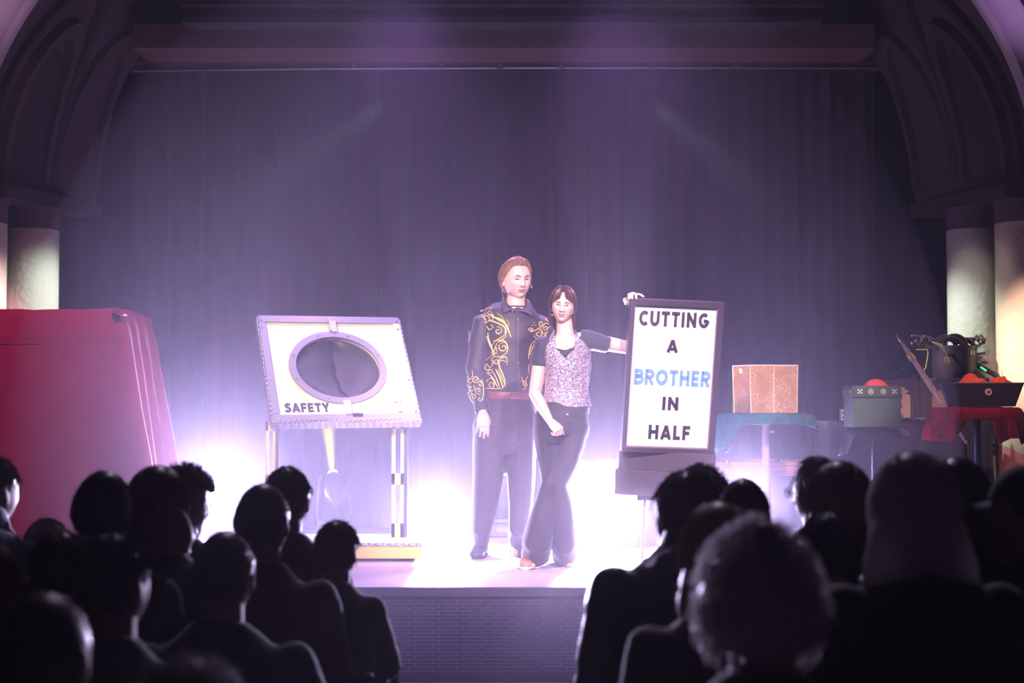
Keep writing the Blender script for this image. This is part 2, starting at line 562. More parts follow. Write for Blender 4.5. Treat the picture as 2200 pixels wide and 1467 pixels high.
struct(mb.build('wall_arch_front', m_plaster2, smooth=False))

# lunette mouldings pressed into the soffit: band + sunk panel, on both sides
def lunette(name, u0, u1, tb, tp, side, w, off, m, inner=None):
    """an arch drawn on the soffit: feet at u0 and u1 at angle tb, crown at tp"""
    mb = MB()
    def pt(k, o, shrink):
        a = PI * k
        uu = (u0 + u1) / 2 - (u1 - u0) / 2 * math.cos(a) * (1 - shrink)
        tt = tb + (tp - tb) * (math.sin(a) ** 0.7) * (1 - shrink * 0.55)
        ang = tt if side > 0 else PI - tt
        return soffit(uu, ang, o)
    rings = []
    for i in range(41):
        k = i / 40
        rings.append([pt(k, 0.0, 0), pt(k, off, 0.02), pt(k, off, w), pt(k, 0.0, w + 0.02)])
    mb.rings(rings)
    struct(mb.build(name, m, smooth=True))
for side in (1, -1):
    lunette('trim_lunette_outer', 0.04, 0.62, 0.03, 0.62, side, 0.16, 0.05, m_plaster2)
    lunette('trim_lunette_inner', 0.14, 0.54, 0.03, 0.48, side, 0.22, 0.07, m_plaster)
    lunette('trim_lunette_far', 0.62, 0.99, 0.03, 0.50, side, 0.20, 0.05, m_plaster)
    mb = MB()
    def panel(k, v, side=side):
        uu = 0.34 - 0.155 * math.cos(PI * k)
        tt = 0.03 + 0.36 * (math.sin(PI * k) ** 0.7) * v
        return soffit(uu, tt if side > 0 else PI - tt, 0.02)
    mb.grid(panel, 24, 6)
    struct(mb.build('trim_lunette_panel', m_plaster2, solid=0.01))

# rim strip round the far arch, wall behind it beside the curtain
mb = MB()
mb.tube([ell(3.10, 2.61, 10.62, PI * k / 64) for k in range(65)], 0.022, 6)
struct(mb.build('trim_far_arch', m_plaster))
mb = MB()
for k in range(64):
    a = ell(3.09, 2.60, 10.62, PI * k / 64); b_ = ell(3.09, 2.60, 10.62, PI * (k + 1) / 64)
    mb.add([a, b_, Vector((b_.x, 10.62, 6.3)), Vector((a.x, 10.62, 6.3))], [(0, 1, 2, 3)])
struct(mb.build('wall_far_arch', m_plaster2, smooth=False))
for sx, n in ((-1, 'left'), (1, 'right')):
    # slab the arch springs from, over the pillars
    xa, xb = AX + sx * 3.09, AX + sx * 3.66
    lo = [Vector((xa - sx * 0.03, 10.72, ZSP - 0.10)), Vector((AX + sx * 4.4, 10.72, ZSP - 0.10)), Vector((AX + sx * 4.4, 9.68, ZSP - 0.10)), Vector((xb - sx * 0.24, 9.68, ZSP - 0.10))]
    hi = [p + Vector((0, 0, 0.11)) for p in lo]
    struct(MB().hexa(lo, hi).build('trim_spring_' + n, m_plaster2, smooth=False, bevel=0.01))
    struct(MB().box((AX + sx * 3.25, 11.45, ZSP - 0.02), (1.2, 0.12, 0.05)).build('trim_ledge_' + n, mat('ledge_paint', (0.03, 0.05, 0.045), 0.6), smooth=False))

# pillars
m_col = mat('white_pillar_plaster', (0.55, 0.55, 0.50), 0.8, bump=0.8, bscale=22, var=0.08, vscale=4)
m_cap = mat('pillar_cap_paint', (0.06, 0.035, 0.05), 0.8, bump=0.3)
m_pink = mat('painted_pillar', (0.6, 0.5, 0.4), 0.8, bump=0.8, bscale=22)
nt, b = nodes(m_pink)
tc = nt.nodes.new('ShaderNodeTexCoord'); sp = nt.nodes.new('ShaderNodeSeparateXYZ')
nt.links.new(tc.outputs['Object'], sp.inputs[0])
# zigzag border: |x mod .2 - .1| added to z
pp = nt.nodes.new('ShaderNodeMath'); pp.operation = 'PINGPONG'; pp.inputs[1].default_value = 0.09
ad = nt.nodes.new('ShaderNodeMath'); ad.operation = 'ADD'; cmpn = nt.nodes.new('ShaderNodeMath'); cmpn.operation = 'GREATER_THAN'; cmpn.inputs[1].default_value = 0.665
nt.links.new(sp.outputs['X'], pp.inputs[0])
hf = nt.nodes.new('ShaderNodeMath'); hf.operation = 'MULTIPLY'; hf.inputs[1].default_value = 0.6
nt.links.new(pp.outputs[0], hf.inputs[0]); nt.links.new(hf.outputs[0], ad.inputs[0]); nt.links.new(sp.outputs['Z'], ad.inputs[1]); nt.links.new(ad.outputs[0], cmpn.inputs[0])
mx = nt.nodes.new('ShaderNodeMix'); mx.data_type = 'RGBA'; mx.inputs[6].default_value = (0.55, 0.20, 0.22, 1); mx.inputs[7].default_value = (0.60, 0.52, 0.38, 1)
nt.links.new(cmpn.outputs[0], mx.inputs[0]); nt.links.new(mx.outputs[2], b.inputs['Base Color'])

def pillar(n, cx, cyy, r, label, m):
    t = thing('pillar', label, 'pillar', (cx, cyy, ZS), 'pillars of the arch')
    MB().lathe((cx, cyy, ZS), [(r * 1.02, 0.0), (r, 0.05), (r, 1.2), (r * 0.985, 2.21)], 40).build('shaft', m, t)
    MB().lathe((cx, cyy, ZS), [(r * 0.985, 2.2), (r * 0.99, 2.30), (r, 2.33), (r * 1.05, 2.365)], 40).build('capital', m_cap, t)
    return t
pillar(1, -3.46, 10.22, 0.186, 'white plaster pillar just behind the red draped box, greenish in the light', m_col)
pillar(2, -3.71, 9.85, 0.19, 'pillar cut by the left picture edge, glowing pink', m_col)
p3 = pillar(3, 3.315, 10.22, 0.174, 'grey-white plaster pillar beside the curtain, behind the dark pot', m_col)
pillar(4, 3.555, 9.85, 0.19, 'peach lit pillar painted pink below a zigzag border', m_pink)
# small flower painted on the right hand pillar: petals of real paint thickness
mb = MB()
fc = P(2130, 965, 10.06)
for k in range(8):
    a = k * PI / 4
    mb.ball(fc + Vector((math.cos(a) * 0.026, 0.0, math.sin(a) * 0.036)), (0.011, 0.016, 0.013), 8, 6)
mb.ball(fc, (0.012, 0.02, 0.012), 8, 6)
sub(mb.build('painted_flower', mat('flower_paint', (0.05, 0.03, 0.06), 0.8), p3), 'dark flower emblem')

# ceiling beam, recess, valance, slatted box
m_beam = mat('beam_brown', (0.13, 0.065, 0.075), 0.85, bump=0.5, bscale=40, var=0.2)
def band(name, x0, x1, y0, y1, Y, depth, m, tb=0.0):
    a, b_ = P(x0, y1, Y), P(x1, y0, Y)
    return struct(MB().box(((a.x + b_.x) / 2, Y + depth / 2, (a.z + b_.z) / 2), (b_.x - a.x, depth, b_.z - a.z)).build(name, m, smooth=False, bevel=0.006))
band('trim_beam', 285, 1880, 50, 104, 10.25, 0.5, m_beam)
band('trim_recess', 250, 1910, 100, 134, 10.66, 0.3, mat('recess_dark', (0.03, 0.022, 0.032), 0.85, bump=0.5, bscale=60))
band('trim_valance', 270, 1900, 128, 142, 10.78, 0.10, mat('valance_board', (0.06, 0.05, 0.075), 0.6))
band('trim_box_bottom', 390, 1768, 33, 49, 10.05, 0.6, mat('box_dark', (0.04, 0.03, 0.04), 0.7))
band('trim_box_middle', 392, 1766, 12, 33, 10.12, 0.5, mat('box_face', (0.085, 0.065, 0.085), 0.6))
band('trim_box_top', 385, 1772, -40, 11, 10.0, 0.6, m_plaster2)

# curtain rail with brackets
rl = thing('curtain_rail', 'silvery curtain rail running along above the dark stage curtain', 'rail', P(1095, 146, 10.74))
MB().tube([P(285, 152, 10.74), P(700, 146.5, 10.74), P(1100, 145, 10.74), P(1500, 145, 10.74), P(1900, 146, 10.74)], 0.013, 10).build('pipe', mat('rail_metal', (0.45, 0.42, 0.5), 0.35, metal=0.9), rl)
MB().box(P(1095, 151, 10.80), (5.55, 0.03, 0.018)).build('track', m_black, rl, smooth=False)
for px in (762, 948, 1075, 1205, 1398, 1582):
    c = P(px, 138, 10.74)
    mb = MB(); mb.box(c, (0.035, 0.04, 0.035)); mb.box(c + Vector((0, 0, -0.03)), (0.05, 0.04, 0.012)); mb.box(c + Vector((0, 0.02, 0.03)), (0.016, 0.02, 0.03))
    mb.build('bracket', mat('bracket_metal', (0.5, 0.46, 0.52), 0.4, metal=0.7), rl, smooth=False, bevel=0.003)

# the curtain: flat overlapping folds
m_curt = mat('curtain_cloth', (0.024, 0.019, 0.026), 0.85, sheen=0.4, var=0.2, vscale=3)
mb = MB()
xa, xb = P(288, 500, 10.95).x, P(1882, 500, 10.95).x
zt = P(1100, 154, 10.95).z
PW = 0.272
def curt(u, v):
    x = xa + (xb - xa) * u
    ph = (x - xa) / PW
    fr = ph % 1.0
    k = int(ph)
    rnd = 0.5 + 0.5 * math.sin(k * 12.9898)
    amp = 0.022 + 0.022 * rnd
    saw = fr if fr < 0.9 else (1 - fr) * 9
    y = 10.95 + amp * (1 - saw) + 0.012 * math.sin(fr * 2 * PI * 2 + k) * (1 - v * 0.6) + 0.02 * noise.noise(Vector((x * 1.5, v * 2.5, 3)))
    xx = x + 0.008 * math.sin(v * 5 + k)
    return Vector((xx, y, ZS + 0.01 + (zt - ZS - 0.01) * v))
mb.grid(curt, 560, 12)
tag(mb.build('stage_curtain', m_curt, solid=0.006, sharp=60), 'tall dark stage curtain hanging in flat folds across the whole back', 'curtain')
for sx, x0, x1 in ((-1, -4.3, -2.9), (1, 2.86, 4.2)):
    mb = MB()
    mb.grid(lambda u, v: Vector((x0 + (x1 - x0) * u, 11.3 + 0.03 * math.sin(u * 22 + sx) + 0.012 * math.sin(u * 51), ZS + 0.01 + (ZSP - 0.06 - ZS) * v)), 80, 4)
    tag(mb.build('side_drape', mat('drape_navy', (0.018, 0.018, 0.03), 0.9), solid=0.006),
        'navy drape under the ledge between curtain and %s pillars' % ('pink and green lit' if sx < 0 else 'grey and peach lit'), 'drape')
# ------------------------------------------------------------------ lamps on the stage floor
m_case = mat('lamp_case', (0.02, 0.02, 0.025), 0.45)
def floor_lamp(px, py, Y, watts, color, label, r=0.085, tilt=0.0, glow=260, cone=112):
    c = P(px, py, Y)
    t = thing('stage_lamp', label, 'stage lamp', (c.x, c.y, ZS), 'wash lamps on the stage floor')
    d = (Vector((c.x * 0.35, 0, 1.6)) - c).normalized()
    s, u = frame_axes(d, Vector((1, 0, 0)))
    mb = MB(); mb.tube([c - d * 0.20, c - d * 0.17, c - d * 0.05, c, c + d * 0.01], [0.04, 0.075, r + 0.01, r + 0.015, r + 0.012], 28); mb.build('housing', m_case, t)
    lens = MB(); lens.tube([c + d * 0.010, c + d * 0.016], [r, r * 0.96], 28)
    sub(lens.build('lens', mat('lens_glow_%d' % len(MATS), (1, 1, 1), 0.3, emit=color, estr=glow), t), 'glaring lens')
    for sx in (-1, 1):
        MB().tube([c + s * sx * (r + 0.03) - d * 0.04, Vector((c.x + s.x * sx * (r + 0.03), c.y + 0.04, ZS + 0.02))], 0.012, 8).build('yoke_arm', m_case, t)
    MB().box((c.x, c.y + 0.04, ZS + 0.012), (2 * r + 0.10, 0.16, 0.022)).build('base', m_case, t, smooth=False, bevel=0.004)
    spot('lamp_beam', c + d * 0.03, c + d * 3, watts, color, cone, 0.8, r * 0.7)
    return t
LB = (0.66, 0.58, 1.0)
floor_lamp(474, 1066, 10.3, 1900, LB, 'glaring white wash lamp on the stage floor beside the red draped box')
floor_lamp(938, 1112, 10.1, 1100, LB, 'glaring wash lamp on the stage floor between cutting table and man', 0.07)
floor_lamp(1292, 1090, 9.4, 1400, (0.74, 0.64, 1.0), 'glaring wash lamp on the stage floor behind the woman and the sign')
floor_lamp(1600, 1072, 9.45, 900, LB, 'wash lamp glowing in a ring round the cropped head in the audience', 0.08, cone=90)

def moving_head(px, py, Y, target, label, beam=None, lit=True):
    c = P(px, py, Y)
    t = thing('moving_head_light', label, 'moving head light', (c.x, c.y, ZS), 'moving head lights on the stage floor')
    d = (Vector(target) - c).normalized()
    s = Vector((1, 0, 0))
    MB().hexa([Vector((c.x + x * 0.14, c.y + y * 0.11, ZS + 0.002)) for x, y in ((-1, -1), (1, -1), (1, 1), (-1, 1))],
              [Vector((c.x + x * 0.11, c.y + y * 0.09, ZS + 0.10)) for x, y in ((-1, -1), (1, -1), (1, 1), (-1, 1))]).build('base', m_case, t, smooth=False, bevel=0.01)
    MB().box((c.x, c.y - 0.105, ZS + 0.055), (0.10, 0.012, 0.035)).build('display', mat('display_glass', (0.2, 0.22, 0.3), 0.2), t, smooth=False)
    mb = MB()
    for sx in (-1, 1):
        mb.tube([Vector((c.x + sx * 0.10, c.y, ZS + 0.10)), Vector((c.x + sx * 0.115, c.y, (ZS + c.z) / 2)), Vector((c.x + sx * 0.10, c.y, c.z + 0.03))], [(0.014, 0.035)] * 3, 12, side=(1, 0, 0), round_=True)
    mb.box((c.x, c.y, ZS + 0.11), (0.22, 0.10, 0.03))
    mb.build('yoke', mat('yoke_shell', (0.10, 0.10, 0.13), 0.4), t, bevel=0.004)
    MB().tube([c - d * 0.15, c - d * 0.10, c, c + d * 0.05], [0.045, 0.075, 0.078, 0.062], 28, round_=True).build('head', mat('yoke_shell', (0.1, 0.1, 0.13), 0.4), t)
    ln = MB().tube([c + d * 0.113, c + d * 0.120], [0.036, 0.034], 24)
    ln.build('lens', mat('lens_yellow' if lit else 'lens_glint', (0.9, 0.9, 0.7), 0.2, emit=(1, 0.95, 0.45) if lit else (0.3, 1.0, 0.6), estr=25 if lit else 0.3), t)  # the unlit lens gets a faint green emission to imitate a glint
    if beam:
        spot('moving_head_beam', c + d * 0.14, target, beam, (1.0, 0.92, 0.02), 12, 0.2, 0.02)
    return t
moving_head(718, 1042, 10.1, P(690, 800, 10.93), 'moving head light throwing a yellow beam up behind the safety board', 30000)
moving_head(1082, 1050, 10.3, P(1082, 700, 9.9), 'unlit moving head light seen between the legs of the standing man', None, False)
# ------------------------------------------------------------------ red draped box on the left
m_red = mat('crimson_cloth', (0.30, 0.006, 0.055), 0.8, bump=0.25, bscale=120, sheen=0.08)
def drape_box():
    A = P(-140, 668, 8.75); B = P(262, 664, 8.75)
    top = B.z
    x0, x1, ya, yb = A.x, B.x, 8.75, 9.50
    per = []   # perimeter of the top: back left, front left, front right, back right
    cor = [(x0, yb), (x0, ya), (x1, ya), (x1, yb)]
    n_side = [14, 60, 28, 40]
    for i in range(4):
        a, b_ = cor[i], cor[(i + 1) % 4]
        for k in range(n_side[i]):
            f = k / n_side[i]
            per.append((a[0] + (b_[0] - a[0]) * f, a[1] + (b_[1] - a[1]) * f, i, f))
    N = len(per)
    rows = 34
    cx, cy_ = (x0 + x1) / 2, (ya + yb) / 2
    rings = []
    for j in range(rows + 1):
        v = j / rows
        z = top - (top - ZS - 0.01) * v
        ring = []
        for x, y, i, f in per:
            # outward flare, strongest at the corners
            nx, ny = [( -1, 0), (0, -1), (1, 0), (0, 1)][i]
            cornerness = max(0.0, 1 - min(f, 1 - f) * (2.2 if i in (1,) else 1.1) * (2.5 if i == 1 else 1))
            flare = 0.07 * v + 0.16 * v * cornerness ** 2 * 0.8
            fold = 0.0
            if i == 2:
                fold = 0.035 * math.sin(f * 22) * v ** 0.7
                flare += 0.10 * v
            elif i == 1:
                fold = 0.012 * math.sin(f * 17 + 2.0 * v) * v + (0.05 * v * max(0, (f - 0.86) / 0.14) * math.sin((f - 0.86) * 110))
            dx, dy = nx * (flare + fold), ny * (flare + fold)
            if cornerness > 0.5 and i == 1 and f > 0.5:
                dx += 0.10 * v * (cornerness - 0.5) * 2
            if i == 2 and f < 0.2:
                dy -= 0.12 * v * (1 - f / 0.2)
            sag = 0.012 * math.sin(f * PI) * (1 if i != 1 else -0.8) * (1 - v)
            rr_ = 0.02 * (1 - min(1, v * 14))
            ring.append(Vector((x + dx - nx * rr_, y + dy - ny * rr_, z + sag - (0.018 if j else 0.0) * cornerness)))
        rings.append(ring)
    mb = MB()
    mb.rings(rings, cap=False)
    # top: shrinking rings
    r2 = []
    for s in (1.0, 0.97, 0.6, 0.3, 0.02):
        r2.append([Vector((cx + (p.x - cx) * s, cy_ + (p.y - cy_) * s, p.z + (0.008 if s < 1 else 0) + 0.01 * math.sin(p.x * 9 + s * 5) * (1 - s))) for p in rings[0]])
    mb.rings(r2, cap=False)
    t = thing('draped_box', 'tall box under a crimson cloth at the left edge of the stage', 'draped box', (cx, cy_, ZS))
    mb.build('cloth', m_red, t, weld=0.0005, relax=2, solid=0.004, wrinkle=(0.006, 5, 2.2), sharp=180)
    # stitched hem seam across the front and a pinched fold at the corner
    sm = MB(); sm.tube([P(px, py, 8.71) for px, py in ((-30, 730), (60, 729.5), (150, 727), (230, 724), (272, 722))], 0.0022, 6)
    sm.build('seam', mat('seam_thread', (0.20, 0.004, 0.04), 0.8), t)
    mb = MB(); mb.tube([P(243, 664, 8.73), P(252, 668, 8.70), P(262, 672, 8.72), P(272, 677, 8.80)], [0.010, 0.022, 0.018, 0.006], 10, round_=True)
    mb.build('pinched_corner', m_red, t)
    MB().box((cx, cy_, (ZS + top) / 2 - 0.03), (x1 - x0 - 0.12, yb - ya - 0.12, top - ZS - 0.08)).build('case', m_black, t, smooth=False)
drape_box()

# ------------------------------------------------------------------ SAFETY cutting board on its stand
m_cream = mat('cream_board_paint', (0.86, 0.80, 0.55), 0.45)
m_yel = mat('yellow_paint', (0.78, 0.50, 0.10), 0.45)
m_steel = mat('brushed_edge_metal', (0.55, 0.50, 0.56), 0.35, metal=0.6)
m_tread = mat('tread_plate', (0.62, 0.58, 0.64), 0.32, metal=0.7)
nt, b = nodes(m_tread)
tc = nt.nodes.new('ShaderNodeTexCoord')
wv = nt.nodes.new('ShaderNodeTexChecker'); wv.inputs['Scale'].default_value = 70
mpp = nt.nodes.new('ShaderNodeMapping'); mpp.inputs['Rotation'].default_value = (0.6, 0.78, 0.78)
nt.links.new(tc.outputs['Object'], mpp.inputs[0]); nt.links.new(mpp.outputs[0], wv.inputs['Vector'])
bp = nt.nodes.new('ShaderNodeBump'); bp.inputs['Strength'].default_value = 1.0; bp.inputs['Distance'].default_value = 0.004
mxt = nt.nodes.new('ShaderNodeMix'); mxt.data_type = 'RGBA'; mxt.inputs[6].default_value = (0.34, 0.30, 0.38, 1); mxt.inputs[7].default_value = (0.85, 0.82, 0.88, 1); nt.links.new(wv.outputs['Fac'], mxt.inputs[0]); nt.links.new(mxt.outputs[2], b.inputs['Base Color'])
nt.links.new(wv.outputs['Fac'], bp.inputs['Height']); nt.links.new(bp.outputs['Normal'], b.inputs['Normal'])
m_rubber = mat('dark_rubber', (0.045, 0.035, 0.05), 0.5, var=0.3, vscale=5)
m_letter = mat('letter_paint', (0.04, 0.025, 0.05), 0.5)

def frame_matrix(c, yaw, tilt, roll):
    return Matrix.Translation(Vector(c)) @ Matrix.Rotation(math.radians(yaw), 4, 'Z') @ Matrix.Rotation(math.radians(tilt), 4, 'X') @ Matrix.Rotation(math.radians(roll), 4, 'Y')

def safety():
    W, H = 0.921, 0.782
    M = frame_matrix((-1.0887, 8.9, 1.6468), 21.9, -33.7, -0.7)
    base = G(740, 1190, ZS)
    t = thing('cutting_table', 'yellow wheeled cutting table with a tilted white SAFETY board and a round hole', 'magic prop', (-1.05, 8.95, ZS))
    # board with a round opening: square-to-circle quads
    hx, hz, hr = -0.002, 0.000, 0.272
    hrz = 0.236
    def plate(w, h, y0, y1, cxo=0.0, n=64):
        mb = MB()
        def sq(a):
            c, s = math.cos(a), math.sin(a)
            k = 1 / max(abs(c) / (w / 2), abs(s) / (h / 2))
            return (cxo + c * k, s * k)
        angs = sorted(set([2 * PI * i / n for i in range(n)] + [math.atan2(sy * h, sx * w) % (2 * PI) for sx in (-1, 1) for sy in (-1, 1)]))
        rings = []
        for a in angs:
            o = sq(a)
            i_ = (hx + hr * math.cos(a), hz + hrz * math.sin(a))
            rings.append([M @ Vector((i_[0], y0, i_[1])), M @ Vector((o[0], y0, o[1])), M @ Vector((o[0], y1, o[1])), M @ Vector((i_[0], y1, i_[1]))])
        mb.rings(rings, closed=True)
        return mb
    bd = plate(W - 0.05, H - 0.05, -0.006, 0.042).build('board', m_cream, t, smooth=False)
    # metal edging: four strips
    for nm, c, s, m in (('edge_strip', (0, -0.006, H / 2 - 0.022), (W, 0.022, 0.044), m_steel), ('edge_strip', (0, -0.006, -H / 2 + 0.02), (W, 0.022, 0.042), m_steel),
                        ('edge_strip', (-W / 2 + 0.022, -0.006, 0), (0.044, 0.021, H - 0.09), m_steel), ('edge_strip', (W / 2 - 0.022, -0.006, 0), (0.044, 0.021, H - 0.09), mat('pale_edge', (0.8, 0.74, 0.8), 0.4))):
        MB().box(c, s, M).build(nm, m, t, smooth=False, bevel=0.002)
    MB().box((-W / 2 - 0.006, 0.020, 0), (0.012, 0.060, H), M).build('tread_plate', m_tread, t, smooth=False)
    MB().box((W / 2 + 0.006, 0.020, 0), (0.012, 0.060, H), M).build('tread_plate', m_tread, t, smooth=False)
    MB().box((0, 0.014, -H / 2 - 0.012), (W + 0.02, 0.060, 0.028), M).build('tread_plate', m_tread, t, smooth=False)
    MB().box((0, 0.020, H / 2 + 0.006), (W, 0.060, 0.012), M).build('top_strip', m_steel, t, smooth=False)
    # ring round the hole
    mb = MB()
    rings = []
    for i in range(72):
        a = 2 * PI * i / 72
        q = []
        for r, y in ((hr - 0.004, -0.006), (hr - 0.004, -0.020), (hr + 0.038, -0.020), (hr + 0.040, -0.006)):
            q.append(M @ Vector((hx + r * math.cos(a), y, hz + (r - hr + hrz) * math.sin(a))))
        rings.append(q)
    mb.rings(rings, closed=True)
    ring = mb.build('hole_ring', m_steel, t, sharp=30)
    for a in (22, 70, 110, 160, 200, 250, 290, 340):
        a = math.radians(a)
        sub(MB().ball(M @ Vector((hx + (hr + 0.018) * math.cos(a), -0.021, hz + (hrz + 0.018) * math.sin(a))), 0.007, 8, 6).build('bolt', m_steel, ring))
    # rubber membrane in two halves with a wavy slit
    slit = [(0.0, 0.27), (0.004, 0.20), (-0.004, 0.12), (0.006, 0.03), (0.0, -0.04), (0.014, -0.12), (0.012, -0.17), (0.045, -0.22), (0.052, -0.27)]
    slit = [(x_, z_ * hrz / 0.272) for x_, z_ in smoothpath(slit, 5)]
    for side in (-1, 1):
        mb = MB()
        rows = len(slit)
        rr = []
        for k, (sx_, sz_) in enumerate(slit):
            zz = max(-hrz + 0.002, min(hrz - 0.002, sz_))
            ext = hr * math.sqrt(max(0, 1 - (zz / hrz) ** 2)) * side
            r_ = []
            for i in range(15):
                f = i / 14
                x = (sx_ * 1.0 - 0.01 + side * 0.003) * (1 - f) + ext * f
                if (x - 0) * side < -0.06: x = 0
                y = 0.02 + 0.028 * math.exp(-f * 5) * (1 - abs(zz) / hr) * (1 if side > 0 else 1.5) + 0.006 * math.sin(f * 7 + k * 0.2) * math.sin(f * PI)
                if side > 0: y += 0.012 * math.exp(-((f - 0.35) / 0.25) ** 2) * (1 - (zz / hr) ** 2)
                r_.append(M @ Vector((hx + x, y, hz + zz)))
            rr.append(r_)
        n = 15
        mb.add([p for r_ in rr for p in r_], [(a * n + i, a * n + i + 1, (a + 1) * n + i + 1, (a + 1) * n + i) for a in range(rows - 1) for i in range(n - 1)])
        mb.build('membrane', m_rubber, t, solid=0.004)
    MB().tube([M @ Vector((hx - 0.010 + x, 0.012 + 0.03 * (1 - abs(z) / hr), hz + z * 0.985)) for x, z in slit], 0.0045, 8).build('slit_edge', m_black, t)
    MB().lathe(M @ Vector((hx, 0.046, hz)), [(0.01, 0.0), (hr + 0.01, 0.0), (hr + 0.01, 0.004), (0.01, 0.004)], 40, axis='Y', M=M.to_3x3().to_4x4()).build('light_stop', m_black, t)  # unseen disc added to stop beam light leaking through the slit
    # hasps at the top and the foot of the slit
    mb = MB(); mb.box((-0.006, -0.022, 0.330), (0.014, 0.012, 0.10), M); mb.box((0.016, -0.022, 0.312), (0.035, 0.010, 0.085), M)
    h1 = mb.build('hasp', mat('hasp_metal', (0.75, 0.7, 0.75), 0.4, metal=0.3), t, smooth=False, bevel=0.002)
    mb = MB(); mb.box((0.010, -0.022, -0.300), (0.046, 0.010, 0.09), M); mb.box((0.006, -0.026, -0.352), (0.035, 0.02, 0.020), M)
    mb.build('hasp', mat('hasp_metal', (0.75, 0.7, 0.75), 0.4), t, smooth=False, bevel=0.002)
    MB().box((0.062, -0.028, -0.366), (0.06, 0.02, 0.016), M).build('latch', m_letter, t, smooth=False, bevel=0.003)
    mb = MB(); mb.box((0.335, -0.02, -0.262), (0.055, 0.012, 0.012), M); mb.box((0.342, -0.02, -0.298), (0.016, 0.012, 0.07), M); mb.box((0.345, -0.02, -0.335), (0.034, 0.012, 0.012), M)
    mb.build('catch', mat('hasp_metal', (0.75, 0.7, 0.75), 0.4), t, smooth=False, bevel=0.002)
    for x in (-0.45, 0.45):
        for z in (-0.34, -0.1, 0.3, 0.36):
            MB().ball(M @ Vector((x * 0.985, -0.018, z)), 0.006, 8, 6).build('bolt', m_letter if x > 0 else m_steel, t)
    mb = MB()
    lettering(mb, 'SAFETY', -0.380, -0.330, 0.278, 0.066, M, y=-0.006)
    sub(mb.build('lettering', m_letter, t, smooth=False), 'dark painted word SAFETY')
    # stand
    zt_ = 1.375
    def upright(pxl, pxr, ytop, ybot, Y, label=None):
        xa, xb = P(pxl, 1000, Y).x, P(pxr, 1000, Y).x
        z0, z1 = ZS + 0.10, P(0, ytop, Y).z
        # plate with two oval slots
        w = xb - xa
        mb = MB()
        sl = w * 0.27
        th = 0.035
        mb.box((xa + sl / 2, Y, (z0 + z1) / 2), (sl, th, z1 - z0)); mb.box((xb - sl / 2, Y, (z0 + z1) / 2), (sl, th, z1 - z0))
        for za, zb in ((z0, z0 + 0.10), ((z0 + z1) / 2 - 0.035, (z0 + z1) / 2 + 0.035), (z1 - 0.06, z1)):
            mb.box(((xa + xb) / 2, Y, (za + zb) / 2), (w, th, zb - za))
        o = mb.build('upright', m_yel, t, smooth=False)
        MB().box((xb + 0.012, Y + 0.02, (z0 + z1) / 2), (0.022, 0.07, z1 - z0)).build('dark_rail', mat('rail_dark', (0.03, 0.03, 0.04), 0.5), o, smooth=False, bevel=0.002)
    upright(571, 592, 905, 1160, 9.0)
    upright(842, 868, 900, 1160, 8.95)
    c0, c1 = G(560, 1207, ZS), G(905, 1207, ZS)
    Yf = c0.y
    xa, xb = P(500, 1190, Yf).x, P(905, 1190, Yf).x
    zt2, zb2 = P(0, 1169, Yf).z, P(0, 1199, Yf).z
    MB().box(((xa + xb) / 2, Yf + 0.01, (zt2 + zb2) / 2 - 0.002), (xb - xa, 0.03, zt2 - zb2)).build('base_fascia', m_yel, t, smooth=False, bevel=0.003)
    MB().box(((xa + xb) / 2, Yf + 0.30, zt2 + 0.002), (xb - xa, 0.62, 0.012)).build('deck', mat('deck_white', (0.75, 0.70, 0.72), 0.35), t, smooth=False)
    MB().box(((xa + xb) / 2, Yf - 0.002, zt2 - 0.002), (xb - xa + 0.01, 0.02, 0.018)).build('tread_plate', m_tread, t, smooth=False)
    MB().box(((xa + xb) / 2, Yf + 0.30, (zt2 + zb2) / 2 - 0.01), (xb - xa - 0.06, 0.50, 0.05)).build('base_frame', m_black, t, smooth=False)
    for x in (xa + 0.10, xb - 0.12):
        for y in (Yf + 0.08, Yf + 0.5):
            w_ = MB(); w_.lathe((x - 0.012, y, ZS + 0.030), [(0.02, -0.002), (0.030, 0.0), (0.030, 0.024), (0.02, 0.026)], 20, axis='X').build('caster', m_rubber, t)
            w_ = MB(); w_.hexa([Vector((x + a * 0.016, y + b_ * 0.014, ZS + 0.028)) for a, b_ in ((-1, -1), (1, -1), (1, 1), (-1, 1))], [Vector((x + a * 0.03, y + b_ * 0.03, zb2 + 0.012)) for a, b_ in ((-1, -1), (1, -1), (1, 1), (-1, 1))])
            w_.build('caster_fork', m_rubber, t, smooth=False)
    # cross bars holding the board
    for y_, px0, px1 in ((8.98, 580, 862),):
        MB().tube([P(px0, 925, y_) + Vector((0, 0.02, 0.14)), P(px1, 925, y_) + Vector((0, 0.02, 0.14))], 0.015, 10).build('crossbar', m_steel, t)
safety()

